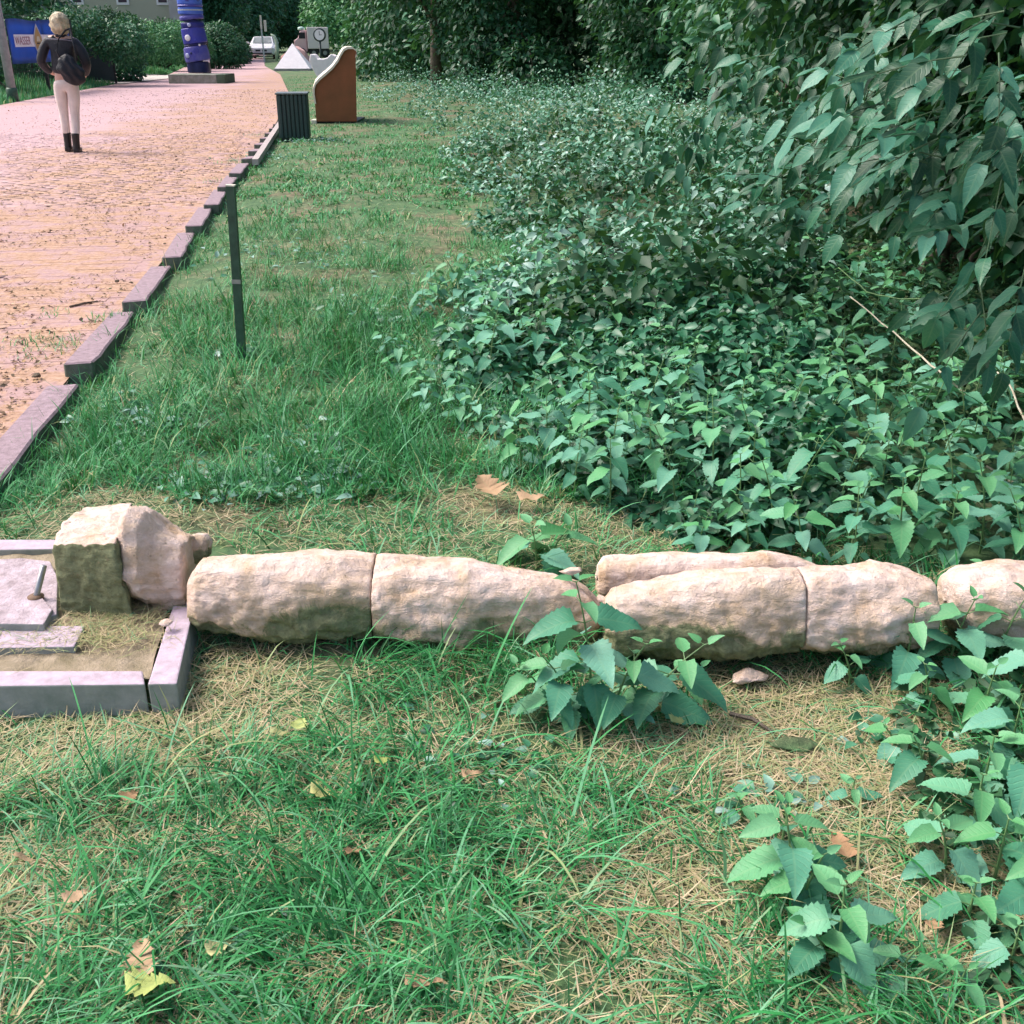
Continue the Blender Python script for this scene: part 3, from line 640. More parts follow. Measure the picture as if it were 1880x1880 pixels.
# ---------------------------------------------------------------- plinth
pl = empty('plinth', g(150, 1310, 0), 'low square plinth of pale concrete edging filled with dry grass and soil', 'plinth')
O = pl.location; zt = .078
M['concrete_side'] = simple('grey concrete face', (.36, .37, .36), (.20, .24, .21), 16, .9, .6, .005)  # darker, greyer than the tops, used on upright faces
def slab_o(bm, name, mat, bevel):
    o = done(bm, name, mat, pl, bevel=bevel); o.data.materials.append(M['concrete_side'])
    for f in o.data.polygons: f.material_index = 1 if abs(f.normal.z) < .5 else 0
    return o
def slabmesh(name, pts, z0, z1, mat, bevel=.004):
    bm = NB(); prism(bm, [Vector((p[0], p[1], z0)) - O for p in pts], (0, 0, z1 - z0)); return slab_o(bm, name, mat, bevel)
A = g(-260, 1262, zt); B = g(266, 1256, zt); C1 = g(262, 1231, zt); D = g(-260, 1231, zt)
slabmesh('edging', [A, B, C1, D], -.06, zt, M['concrete'])
A = g(271, 1258, zt); B = g(325, 1257, zt); C1 = g(356, 1117, zt); D = g(318, 1112, zt)
C1 = B + (C1 - B) * 1.0; slabmesh('edging', [A, B, C1, D], -.06, zt + .003, M['concrete'])
D2 = g(352, 1020, zt); 
slabmesh('edging', [g(319, 1108, zt), g(357, 1112, zt), g(372, 1010, zt), g(338, 1008, zt)], -.06, zt - .002, M['concrete'])
slabmesh('edging', [g(-200, 1012, zt), g(334, 1004, zt), g(332, 990, zt), g(-200, 990, zt)], -.06, zt, M['concrete'])
def rough_sheet(name, pts, z, mat, amp=.01, cell=.018):
    xs = [p[0] for p in pts]; ys = [p[1] for p in pts]
    X, Y = np.meshgrid(np.arange(min(xs), max(xs), cell), np.arange(min(ys), max(ys), cell)); ny, nx = X.shape
    Z = z + (vnoise(X, Y, .05, 4) - .5) * amp + (vnoise(X, Y, .2, 5) - .5) * amp * 1.5
    i = (np.arange(ny - 1)[:, None] * nx + np.arange(nx - 1)[None]).ravel(); L = np.stack([i, i + 1, i + 1 + nx, i + nx], 1).ravel()
    return npmesh(name, np.stack([X.ravel() - O.x, Y.ravel() - O.y, Z.ravel()], 1), L, np.full(len(i), 4), smooth=True)
def fillmesh():
    q = [g(-200, 1234, .078), g(272, 1234, .078), g(336, 1006, .078), g(-200, 1006, .078)]; nx, ny = 90, 50
    U, W = np.meshgrid(np.linspace(0, 1, nx), np.linspace(0, 1, ny)); Q = [np.array(p[:2]) for p in q]
    XY = (Q[0] * ((1 - U) * (1 - W))[..., None] + Q[1] * (U * (1 - W))[..., None] + Q[2] * (U * W)[..., None] + Q[3] * ((1 - U) * W)[..., None])
    X, Y = XY[..., 0], XY[..., 1]; Z = .065 + (vnoise(X, Y, .05, 4) - .5) * .012 + (vnoise(X, Y, .2, 5) - .5) * .018
    i = (np.arange(ny - 1)[:, None] * nx + np.arange(nx - 1)[None]).ravel(); L = np.stack([i, i + 1, i + 1 + nx, i + nx], 1).ravel()
    return npmesh('soil_fill', np.stack([X.ravel() - O.x, Y.ravel() - O.y, Z.ravel()], 1), L, np.full(len(i), 4), smooth=True)
link('soil_fill', fillmesh(), simple('sandy fill', (.42, .34, .25), (.24, .20, .12), 26, .95, .9, .008), pl)
# broken stone slabs on the fill
def shard(px, z, th, mat, seed=0):
    pts = [g(x, y, z + th) for x, y in px]; return slabmesh('slab', pts, z - .02, z + th, mat, .003)
shard([(-60, 1030), (40, 1024), (92, 1030), (106, 1060), (104, 1128), (60, 1142), (20, 1146), (-60, 1142)], .075, .018, M['slab'])
shard([(-60, 1098), (6, 1092), (34, 1066), (60, 1076), (96, 1118), (80, 1146), (-60, 1144)], .094, .010, M['slab'])
shard([(-60, 1154), (60, 1149), (156, 1148), (136, 1187), (-60, 1190)], .07, .014, M['concrete'])
bm = NB(); q = g(66, 1098, .10) - O; tube(bm, [q - Vector((0, 0, .04)), q, q + Vector((.028, .02, .085))], .008, 12); done(bm, 'rod', M['metal'], pl, smooth=True)
bm = NB(); lathe(bm, [(.020, -.005), (.021, .006), (.012, .010)], 14, Matrix.Translation(q)); done(bm, 'rod_collar', simple('rusty iron', (.22, .14, .09), (.10, .06, .04), 60, .8), pl, smooth=True)

# ---------------------------------------------------------------- posts, bin, bench end
bm = NB(); b = g(445, 668); hgt = .83
t = 0.003
for x0, x1, y0, y1 in ((-.019, .019, -.012, -.009), (-.019, -.016, -.009, .018), (.016, .019, -.009, .018)): box(bm, x0, x1, y0, y1, -.3, hgt)
post = empty('steel_post', b, 'slim dark green steel post standing in the grass strip', 'post'); post.rotation_euler = (0, R_(2.1), 0)
done(bm, 'channel', M['green_paint'], post)
bm = NB(); box(bm, -.021, .021, -.014, .020, hgt, hgt + .006); done(bm, 'cap', M['cream'], post)
bm = NB(); box(bm, -.021, .021, -.0145, -.0125, .39, .41); done(bm, 'band', M['metal'], post)

bn = g(543, 258); binr = empty('litter_bin', bn, 'dark green slatted litter bin beside the kerb in front of the brown bench', 'litter bin', rz=.12)
bm = NB(); box(bm, -.195, .195, -.195, .195, .06, .64); done(bm, 'body', M['bin'], binr)
sm = NB(); box(sm, -.021, .021, -.012, .012, .05, .655); bmesh.ops.bevel(sm, geom=list(sm.edges), offset=.004, segments=1, affect='EDGES'); slm = bpy.data.meshes.new('slat'); sm.to_mesh(slm); sm.free(); slm.materials.append(simple('bin slats', (.028, .065, .062), (.018, .045, .045), 25, .45, .2, .001))
for s in range(4):
    for i in range(7):
        a = s * pi / 2; x = (i - 3) * .060; p = Matrix.Rotation(a, 3, 'Z') @ Vector((x, -.212, 0)); o = link('slat', slm, None, binr, p, (0, 0, a))
bm = NB(); box(bm, -.24, .24, -.24, .24, .66, .685); done(bm, 'lid', simple('bin lid', (.10, .13, .13), (.07, .09, .09), 20, .4, .1), binr, bevel=.01)
bm = NB(); box(bm, -.2, .2, -.2, .2, -.05, .05); done(bm, 'base', M['bin'], binr)

def prof(pxs, Y, O): return [gy(x, y, Y) - O for x, y in pxs]
Yb = 20.3; bO = gy(616, 226, Yb); bO.z = 0
be = empty('bench', bO, 'tall brown bench end with a curved cream rim, standing in the grass behind the bin', 'bench')
curve = [(577, 190), (574, 172), (574, 163), (578, 152), (586, 143), (598, 133), (610, 122), (619, 110), (625, 98), (630, 90), (637, 86), (647, 86), (653, 91), (655, 104)]
body = [(581, 223)] + [(x + 1.5, y + 3) for x, y in curve[:-1]] + [(653, 104), (655, 223)]
dv = Vector((-.26, 1.55, 0))
bm = NB(); prism(bm, [p for p in prof(body, Yb, bO)], dv); done(bm, 'end_panel', M['brown'], be)
bm = NB(); q = prof(curve, Yb - .03, bO)
inn = prof([(x + (3.5 if i < 3 else 1.8), y + (1 if i < 3 else 4)) for i, (x, y) in enumerate(curve)], Yb - .03, bO)
inn[-1] = prof([(652, 106)], Yb - .03, bO)[0]
rows = [[bm.verts.new(a), bm.verts.new(b), bm.verts.new(b + dv + Vector((0, .06, 0))), bm.verts.new(a + dv + Vector((0, .06, 0)))] for a, b in zip(q, inn)]
for A, B in zip(rows, rows[1:]):
    for i in range(4): bm.faces.new((A[i], A[(i + 1) % 4], B[(i + 1) % 4], B[i]))
bm.faces.new(rows[0][::-1]); bm.faces.new(rows[-1]); done(bm, 'rim', M['cream'], be)
bm = NB(); a = gy(578, 229, Yb) - bO; b = gy(652, 229, Yb) - bO; box(bm, a.x, b.x, .05, 1.4, -.1, .05); done(bm, 'shadow_strip', M['black'], be)  # black strip drawn in for the shadow gap under the panel
bm = NB(); a = gy(571, 222, Yb) - bO; box(bm, a.x, a.x + .10, -.02, .25, -.05, .09); done(bm, 'foot_block', M['cream'], be, bevel=.01)

# white sculpture with two wings, behind the bench
Yw = 42; wO = gy(588, 146, Yw); wO.z = 0
wp = [(585, 147), (574, 128), (567, 112), (569, 99), (576, 100), (582, 108), (592, 108), (600, 106), (607, 99), (615, 103), (624, 112), (630, 128), (618, 138), (604, 147)]
bm = NB(); prism(bm, prof(wp, Yw, wO), (.05, .5, 0)); o = done(bm, 'white_sculpture', M['white'], None, wO, bevel=.04); tag(o, 'white winged sculpture rising behind the rim of the brown bench', 'sculpture')
# dark support figure on it
# white pyramid
pO = g(537, 130); k = 2.05; pyr = empty('white_pyramid', pO, 'low white pyramid standing by the right edge of the road', 'sculpture', rz=.05)
pw = .80
bm = NB(); vs = [bm.verts.new(v) for v in ((-pw, 0, .10), (pw, 0, .10), (pw, 2 * pw, .10), (-pw, 2 * pw, .10))]; ap = bm.verts.new((-.02, pw, 1.16)); bm.faces.new(vs[::-1])
for i in range(4): bm.faces.new((vs[i], vs[(i + 1) % 4], ap))
done(bm, 'pyramid', M['white'], pyr)
bm = NB(); box(bm, -pw - .04, pw + .04, -.04, 2 * pw + .04, -.05, .10); done(bm, 'base', M['pole'], pyr, bevel=.02)
# reddish sculpture and stone behind the pyramid
Yr = 70; rO = gy(545, 118, Yr); rO.z = 0
def lump(name, c, s, col, label, cat, seed):
    r = random.Random(seed); pts = [Vector((r.gauss(0, 1), r.gauss(0, 1), abs(r.gauss(0, 1)))).normalized() for _ in range(18)]
    pts = [Vector((p.x * s[0], p.y * s[1], p.z * s[2])) for p in pts] + [Vector((s[0] * .8 * a, s[1] * .8 * b, -.1)) for a in (-1, 1) for b in (-1, 1)]
    bm = NB()
    for p in pts: bm.verts.new(p)
    bmesh.ops.convex_hull(bm, input=bm.verts); o = done(bm, name, col, None, c, bevel=.05); return tag(o, label, cat)
lump('boulder', gy(548, 112, 66) * Vector((1, 1, 0)) if False else Vector((gy(551, 112, 66).x, 66, 0)), (.75, .6, 1.0), simple('pink granite', (.62, .40, .38), (.45, .25, .24), 3, .8), 'pink granite boulder behind the white pyramid', 'boulder', 3)
lump('boulder', Vector((gy(529, 112, 68).x, 68, 0)), (.5, .5, .7), simple('red granite', (.42, .22, .19), (.22, .08, .08), 3, .8), 'dark red boulder left of the pink one behind the white pyramid', 'boulder', 8)

# round clock on a post in front of the truck
Yc = 60; cO = Vector((gy(589, 100, Yc).x, Yc, 0)); ck = empty('street_clock', cO, 'round dark rimmed clock on a post in front of the white truck', 'clock')
top = gy(589, 64, Yc).z
bm = NB(); tube(bm, [(0, 0, -.1), (0, 0, top - .3)], .05, 10); done(bm, 'post', M['bin'], ck, smooth=True)
Mx = Matrix.Translation((0, 0, top)) @ Matrix.Rotation(pi / 2, 4, 'X')
bm = NB(); lathe(bm, [(.24, -.045), (.30, -.06), (.33, 0), (.30, .06), (.24, .045)], 28, Mx); done(bm, 'rim', M['bin'], ck, smooth=True)
bm = NB(); lathe(bm, [(.25, -.05), (.25, .052)], 28, Mx); done(bm, 'dial', M['white'], ck)
bm = NB(); box(bm, -.012, .012, -.06, -.055, top - .02, top + .17); box(bm, -.01, .12, -.06, -.055, top - .012, top + .012); done(bm, 'hand', M['black'], ck)
bm = NB(); box(bm, -.22, .22, -.12, .12, -.05, .12); done(bm, 'base', M['bin'], ck)

# truck
Yt = 84; tO = Vector((gy(576, 104, Yt).x, Yt, 0)); tr = empty('truck', tO, 'small white box truck with a pink cab parked at the far end of the road', 'truck', rz=.18)
pinkm = simple('pink truck paint', (.85, .58, .60), (.80, .52, .54), 2, .5, 0); whitem = simple('white truck paint', (.88, .80, .80), (.80, .74, .74), 2, .5, 0)
ppm = F / (Yt * cos(R_(21.5)))
bm = NB(); box(bm, -.35, 1.15, .9, 4.6, .62, 2.05); done(bm, 'box_body', whitem, tr, bevel=.03)
bm = NB()
pf = [(-1.30, .42), (-1.32, 1.15), (-1.02, 1.35), (-.86, 1.8), (-.42, 1.88), (-.38, .42)]
prism(bm, [(x, 1.1, z) for x, z in pf], (0, 1.9, 0)); done(bm, 'cab', pinkm, tr, bevel=.05)
bm = NB(); box(bm, -.95, -.5, 1.085, 1.10, 1.3, 1.7); done(bm, 'window', M['black'], tr)
bm = NB(); box(bm, -.40, -.36, .96, 1.10, .5, 1.95); done(bm, 'seam', simple('seam', (.35, .2, .22), None, 5, .6, 0), tr)
bm = NB(); box(bm, -1.2, 1.12, 1.2, 4.4, .36, .60); done(bm, 'chassis', M['black'], tr)
for x in (-.82, .05, .85):
    w_ = empty('x', (0, 0, 0), None, None) if False else None
    Mx = Matrix.Translation((x, 1.12, .34)) @ Matrix.Rotation(pi / 2, 4, 'X')
    bm = NB(); lathe(bm, [(.26, -.12), (.34, -.10), (.34, .10), (.26, .12)], 20, Mx); wo = done(bm, 'wheel', M['black'], tr, smooth=False)
    bm = NB(); lathe(bm, [(.16, .11), (.14, .13)], 14, Mx); done(bm, 'rim', M['metal'], wo)
bm = NB(); lathe(bm, [(.18, 0), (.26, .06), (.24, .18), (.05, .24)], 14, Matrix.Translation((-.75, 1.4, 1.85))); done(bm, 'beacon', simple('pale beacon', (.6, .85, .75), None, 3, .3, 0), tr, smooth=True)

# car, facing the camera
Yk = 80; kO = g(481, 109); car = empty('parked_car', kO, 'white car facing the camera where the road bends', 'car', rz=.12)
cp = simple('white car paint', (.78, .78, .82), (.70, .70, .75), 1, .25, 0); gl = simple('car glass', (.10, .14, .16), (.07, .10, .12), 1, .08, 0)
sec = [(0, .38, .80, .70), (.15, .30, .90, .80), (.9, .25, .92, .95), (1.25, .24, .92, 1.0), (1.9, .24, .92, 1.02), (3.4, .24, .92, 1.02), (4.1, .26, .90, .98), (4.35, .34, .84, .90)]
bm = NB(); rows = []
for y, z0, hw, z1 in sec:
    rows.append([bm.verts.new(v) for v in ((-hw * .92, y, z0), (-hw, y, z0 + .22), (-hw * .97, y, z1 - .12), (-hw * .8, y, z1), (hw * .8, y, z1), (hw * .97, y, z1 - .12), (hw, y, z0 + .22), (hw * .92, y, z0))])
for A, B in zip(rows, rows[1:]):
    for i in range(8): bm.faces.new((A[i], A[(i + 1) % 8], B[(i + 1) % 8], B[i]))
bm.faces.new(rows[0][::-1]); bm.faces.new(rows[-1]); bd = done(bm, 'body', cp, car, bevel=.03)
bm = NB(); rows = []
for y, hw, z in ((1.15, .74, .98), (1.95, .62, 1.42), (3.1, .60, 1.44), (3.9, .72, 1.0)): rows.append([bm.verts.new((-hw if z < 1.1 else -hw, y, z)), bm.verts.new((hw, y, z)), bm.verts.new((hw + .12, y, .95)), bm.verts.new((-hw - .12, y, .95))])
for A, B in zip(rows, rows[1:]):
    for i in range(4): bm.faces.new((A[i], A[(i + 1) % 4], B[(i + 1) % 4], B[i]))
bm.faces.new(rows[0][::-1]); bm.faces.new(rows[-1]); done(bm, 'roof', cp, car, bevel=.02)
bm = NB(); vs = [bm.verts.new(v) for v in ((-.66, 1.17, 1.03), (.66, 1.17, 1.03), (.56, 1.86, 1.40), (-.56, 1.86, 1.40))]; bm.faces.new(vs); bmesh.ops.solidify(bm, geom=bm.faces[:], thickness=.02); done(bm, 'windscreen', simple('sky lit glass', (.45, .5, .52), None, 1, .15, 0), car)
for s in (-1, 1):
    bm = NB(); box(bm, s * .72 - .13, s * .72 + .13, -.005, .12, .62, .72); done(bm, 'headlight', simple('headlight', (.85, .85, .85), None, 1, .15, 0), car, bevel=.02)
    bm = NB(); box(bm, s * 1.0 - .1, s * 1.0 + .1, 1.35, 1.5, .98, 1.10); done(bm, 'mirror', cp, car, bevel=.03)
    bm = NB(); box(bm, s * .22 - .16, s * .22 + .16, -.012, .02, .50, .60); done(bm, 'grille', M['black'], car)
    for y in (.85, 3.45):
        Mx = Matrix.Translation((s * .80, y, .32)) @ Matrix.Rotation(pi / 2, 4, 'Y')
        bm = NB(); lathe(bm, [(.24, -.11), (.32, -.09), (.32, .09), (.24, .11)], 20, Mx); done(bm, 'wheel', M['black'], car)
bm = NB(); box(bm, -.7, .7, -.015, .05, .34, .42); done(bm, 'air_intake', M['black'], car)

# sign post with two narrow plates
sO = Vector((gy(484, 100, 72).x, 72, 0)); sg = empty('sign_post', sO, 'pale post with two narrow white sign plates above the white car', 'sign')
tz = gy(484, 45, 72).z
bm = NB(); tube(bm, [(.02, 0, -.1), (0, 0, tz)], .05, 8); done(bm, 'pole', simple('pale pole', (.55, .62, .58), None, 4, .6), sg)
bm = NB(); a = gy(477, 28, 72) - sO; b = gy(481, 53, 72) - sO; box(bm, a.x - .02, b.x + .03, -.05, .05, b.z, a.z); done(bm, 'plate', M['cream'], sg, bevel=.02)
bm = NB(); a = gy(484, 37, 72) - sO; b = gy(490, 58, 72) - sO; box(bm, a.x, b.x + .02, -.08, -.02, b.z, a.z); done(bm, 'plate', M['cream'], sg, bevel=.02)
bm = NB(); aO = Vector((gy(504, 100, 70).x, 70, 0)); a2 = [gy(x, y, 70) - aO for x, y in ((508, 112), (509, 90), (507, 74), (503, 66), (497, 63))]
tube(bm, a2, [.08, .11, .11, .08, .04], 8); tag(done(bm, 'curved_stele', simple('pale green stone', (.40, .52, .40), (.28, .40, .28), 3, .8), None, aO, smooth=True), 'pale green curved stele right of the white car', 'sculpture')

# blue totem on its slab
tp = g(357, 152); tO = Vector((tp.x, tp.y, 0)); tt = empty('totem', tO + Vector((0, .6, .3)), 'tall blue totem of stacked painted drums on a grey slab', 'totem')
ppm = F / (tO.y * cos(R_(21.8)) + H * sin(P)) ; 
def blue(name, a, b, dots=None): return simple(name, a, b, 3.2, .5, .3, .01)
Bm = [blue('navy', (.012, .018, .12), (.008, .01, .05)), blue('ultramarine', (.035, .045, .42), (.07, .07, .30)), blue('violet blue', (.05, .05, .36), (.16, .15, .42)), blue('deep blue', (.03, .035, .25), (.02, .02, .15)), blue('bright blue', (.06, .13, .62), (.10, .20, .60))]
r0 = .40
for z0, z1, ra, rb_, m, ti, dx in ((0, .36, .37, .37, 0, .0, .03), (.36, .84, .42, .39, 2, .14, .02), (.84, .92, .38, .38, 0, .14, .01), (.92, 1.42, .40, .39, 1, .13, 0), (1.40, 1.58, .385, .385, 3, .02, -.01), (1.58, 1.66, .37, .37, 0, -.1, -.01), (1.66, 1.82, .40, .38, 2, .10, -.02), (1.82, 2.06, .41, .40, 4, .0, -.03), (2.06, 2.12, .43, .43, 2, .0, -.03), (2.12, 2.50, .41, .385, 4, .0, -.03)):
    Mx = Matrix.Translation((dx, 0, (z0 + z1) / 2)) @ Matrix.Rotation(-ti, 4, 'Y'); hh = (z1 - z0) / 2
    bm = NB(); lathe(bm, [(ra * .94, -hh), (ra, -hh + .03), (max(ra, rb_) * 1.01, 0), (rb_, hh - .03), (rb_ * .94, hh)], 26, Mx); done(bm, 'drum', Bm[m], tt, smooth=False, bevel=.01)
for dx, z, s, m in ((-.33, 2.30, .05, 1), (0, 2.30, .08, 1), (.32, 2.30, .06, 1), (-.12, 1.10, .10, 9), (-.02, 1.50, .06, 8), (.14, 1.02, .05, 1), (.12, .70, .10, 1), (-.2, .55, .08, 8), (.24, .88, .035, 9), (-.05, .62, .04, 0)):
    y = -math.sqrt(max(0, .405 ** 2 - dx * dx)) ; col = Bm[m] if m < 5 else (simple('pale blue spot', (.55, .58, .85), None, 4, .5, 0) if m == 8 else M['white'])
    Mx = Matrix.Translation((dx, y, z)) @ Matrix.Rotation(atan2(dx, -y), 4, 'Z') @ Matrix.Rotation(pi / 2, 4, 'X')
    bm = NB(); lathe(bm, [(s, -.03), (s, .02), (s * .6, .035)], 14, Mx); done(bm, 'spot', col, tt)
bm = NB(); lathe(bm, [(.415, -.02), (.415, .02)], 26, Matrix.Translation((-.03, 0, 1.96))); done(bm, 'band', simple('pale yellow band', (.55, .62, .60), None, 3, .5, 0), tt)
a = g(310, 154); b = g(414, 154); bm = NB()
slo = Vector(((a.x + b.x) / 2, a.y, 0)); sb = empty('totem_slab', slo, 'grey ribbed stone slab carrying the blue totem', 'slab')
ln = b.x - a.x; box(bm, -ln / 2, ln / 2 - .28, 0, 1.4, -.05, .29); done(bm, 'body', simple('grey ribbed stone', (.34, .35, .31), (.18, .20, .15), 6, .9, .6, .02), sb, bevel=.02)
bm = NB(); box(bm, ln / 2 - .275, ln / 2, -.01, 1.4, -.05, .29); done(bm, 'end_block', simple('mossy stone end', (.10, .15, .10), (.06, .10, .06), 6, .9), sb, bevel=.02)
# dark cabinet with two white lamps behind the totem
cbO = Vector((gy(379, 120, 43).x, 43, 0)); cb = empty('dark_bollard', cbO, 'dark post with two round white lamps right behind the blue totem', 'bollard')
bm = NB(); box(bm, -.13, .13, -.1, .1, -.1, 1.35); done(bm, 'post', M['black'], cb, bevel=.02)
for z in (1.42, .62):
    bm = NB(); lathe(bm, [(.05, -.10), (.12, -.05), (.12, .05), (.05, .10)], 14, Matrix.Translation((-.02 if z > 1 else .06, -.16, z))); done(bm, 'lamp', M['white'], cb, smooth=True)


# ---------------------------------------------------------------- the woman walking away
def skin(name, V, E_, Rd, root, mat, parent, sub=2, pre=None):
    me = bpy.data.meshes.new(name); me.from_pydata([Vector(v) for v in V], E_, []); o = bpy.data.objects.new(name, me); C.objects.link(o)
    m = o.modifiers.new('skin', 'SKIN'); m.use_smooth_shade = True; m.branch_smoothing = .4
    for i, q in enumerate(Rd): me.skin_vertices[0].data[i].radius = q if hasattr(q, '__len__') else (q, q)
    for v in me.skin_vertices[0].data: v.use_root = False
    me.skin_vertices[0].data[root].use_root = True
    ss = o.modifiers.new('sub', 'SUBSURF'); ss.levels = sub; ss.render_levels = sub
    bpy.context.view_layer.update(); dg = bpy.context.evaluated_depsgraph_get(); me2 = bpy.data.meshes.new_from_object(o.evaluated_get(dg)); bpy.data.objects.remove(o); bpy.data.meshes.remove(me)
    me2.materials.clear(); return link(name, me2, mat, parent, smooth=True)
wo = empty('person', g(134, 279, .01), 'person with short blond hair, black jacket and cream trousers walking away along the road', 'person', rz=.10)
skinm = simple('skin', (.62, .40, .32), (.56, .34, .27), 30, .5, 0)
Vb = [(0, 0, .93), (0, .0, 1.10), (0, .01, 1.27), (0, .0, 1.42), (0, .0, 1.48), (0, .015, 1.555), (0, .02, 1.64),
      (-.085, .0, .88), (-.075, .03, .50), (-.068, .05, .10), (-.068, .17, .035), (.085, .0, .88), (.075, .0, .50), (.068, -.06, .09), (.078, .07, .03),
      (-.17, 0, 1.39), (-.275, -.03, 1.13), (-.20, .14, .98), (-.15, .20, .96), (.17, 0, 1.39), (.29, -.02, 1.13), (.22, .14, .97), (.17, .20, .95)]
Eb = [(0, 1), (1, 2), (2, 3), (3, 4), (4, 5), (5, 6), (0, 7), (7, 8), (8, 9), (9, 10), (0, 11), (11, 12), (12, 13), (13, 14), (3, 15), (15, 16), (16, 17), (17, 18), (3, 19), (19, 20), (20, 21), (21, 22)]
Rb = [(.145, .10), (.12, .085), (.14, .095), (.10, .075), (.052, .055), (.078, .09), (.055, .07), .085, .052, .036, .03, .085, .052, .036, .03, .058, .04, .028, .03, .058, .04, .028, .03]
for s_, w_ in ((-1, 18), (1, 22)):       # fingers and thumb, lightly curled
    bx, by, bz = Vb[w_]
    for k in range(4):
        i0 = len(Vb); zz = bz + .026 - k * .018; ln = (.036, .042, .038, .03)[k]
        Vb += [(bx - s_ * .02, by + .028, zz), (bx - s_ * .048, by + .028 + ln * .5, zz - .004), (bx - s_ * .07, by + .018, zz - .008)]; Eb += [(w_, i0), (i0, i0 + 1), (i0 + 1, i0 + 2)]; Rb += [.0095, .008, .007]
    i0 = len(Vb); Vb += [(bx - s_ * .012, by - .012, bz + .035), (bx - s_ * .045, by - .008, bz + .05)]; Eb += [(w_, i0), (i0, i0 + 1)]; Rb += [.011, .009]
body = skin('body', Vb, Eb, Rb, 0, skinm, wo)
bm = NB(); prism(bm, [(-.012, .105, 1.53), (.012, .105, 1.53), (.004, .10, 1.565), (-.004, .10, 1.565)], (0, .022, -.004)); done(bm, 'nose', skinm, wo)
for s_ in (-1, 1):
    bm = NB(); lathe(bm, [(.004, -.01), (.011, 0), (.004, .01)], 10, Matrix.Translation((s_ * .03, .098, 1.565))); done(bm, 'eye', M['white'], wo, smooth=True)
    bm = NB(); lathe(bm, [(.006, -.03), (.018, -.008), (.02, .012), (.008, .03)], 10, Matrix.Translation((s_ * .082, .012, 1.55)) @ Matrix.Scale(.5, 4, (1, 0, 0))); done(bm, 'ear', skinm, wo, smooth=True)
bm = NB(); box(bm, -.022, .022, .098, .106, 1.503, 1.510); done(bm, 'mouth', simple('lips', (.45, .18, .16), None, 5, .5, 0), wo, bevel=.003)
cream = simple('cream trousers', (.80, .70, .66), (.68, .58, .54), 9, .85, .6, .006)
skin('trousers', [(0, 0, .95), (0, -.005, .88), (-.088, -.005, .80), (-.078, .02, .62), (-.075, .035, .48), (-.073, .035, .30), (-.069, .05, .20), (.088, -.005, .80), (.080, .0, .62), (.076, .0, .48), (.073, -.025, .30), (.069, -.05, .18)],
     [(0, 1), (1, 2), (2, 3), (3, 4), (4, 5), (5, 6), (1, 7), (7, 8), (8, 9), (9, 10), (10, 11)], [(.155, .12), (.165, .13), (.098, .10), .078, .062, .060, .052, (.098, .10), .078, .062, .060, .052], 0, cream, wo)
blk_ = simple('black jacket', (.018, .02, .03), (.008, .01, .016), 10, .5, .8, .012, 0, .35)
skin('jacket', [(0, 0, .96), (0, 0, 1.08), (0, 0, 1.22), (0, 0, 1.37), (0, .0, 1.455), (-.17, -.005, 1.385), (-.235, -.02, 1.27), (-.285, -.035, 1.12), (-.25, .07, 1.03), (-.20, .13, .99), (.17, -.005, 1.385), (.25, -.02, 1.27), (.30, -.03, 1.12), (.26, .07, 1.03), (.22, .13, .98)],
     [(0, 1), (1, 2), (2, 3), (3, 4), (3, 5), (5, 6), (6, 7), (7, 8), (8, 9), (3, 10), (10, 11), (11, 12), (12, 13), (13, 14)], [(.185, .14), (.175, .13), (.175, .125), (.15, .11), (.07, .07), .082, .072, .062, .052, .045, .082, .072, .062, .052, .045], 0, blk_, wo)
wo.rotation_euler = (0, R_(3.2), .10)
bm = NB(); lathe(bm, [(.078, 1.43), (.082, 1.46), (.074, 1.50)], 16); done(bm, 'collar', blk_, wo, smooth=True)
bm = NB(); tube(bm, [(-.16, -.12, 1.40), (-.08, -.135, 1.405), (.0, -.135, 1.405), (.10, -.135, 1.405), (.16, -.11, 1.395)], [.006] * 5, 6); done(bm, 'seam', simple('grey piping', (.20, .20, .26), None, 5, .6, 0), wo)
# hair: rounded bob with uneven locks
bm = NB(); bmesh.ops.create_icosphere(bm, subdivisions=4, radius=1)
for v in bm.verts:
    c = v.co.copy(); a = atan2(c.y, c.x); f = 1 + .10 * sin(a * 9 + c.z * 4 + 2 * mnoise.noise(c * 2)) * (1 - c.z) * .5 + .16 * mnoise.noise(c * 3.5) + .06 * mnoise.noise(c * 9)
    z = c.z; rx = .114 * (1 + (.12 if z < 0 else 0) * -z); v.co = Vector((c.x * rx * f, c.y * .125 * f - .012, z * .135 + (-.03 * (-z) if z < -.3 else 0))) + Vector((0, 0, 1.60))
    if c.y > .55 and c.z < .35: v.co.y -= .10 * (c.y - .55) / .45
blond = simple('blond hair', (.80, .70, .50), (.34, .26, .15), 14, .5, .9, .02); done(bm, 'hair', blond, wo, smooth=True)
for s_, (dx, dy) in ((-1, (-.068, .05)), (1, (.069, -.055))):
    bm = NB(); lathe(bm, [(.050, .03), (.047, .12), (.052, .235), (.050, .25)], 16, Matrix.Translation((dx, dy, 0)))
    vs = [(-.036, .0), (.036, .0), (.042, .10), (.025, .17), (0, .185), (-.025, .17), (-.042, .10), (-.04, -.045), (.04, -.045)]
    vs = [(-.038, -.05), (.038, -.05), (.044, .08), (.030, .16), (0, .185), (-.030, .16), (-.044, .08)]
    prism(bm, [(dx + a_, dy + b_, 0) for a_, b_ in vs], (0, 0, .055)); done(bm, 'boot', simple('black boot', (.012, .012, .014), None, 5, .4, 0), wo, bevel=.01)
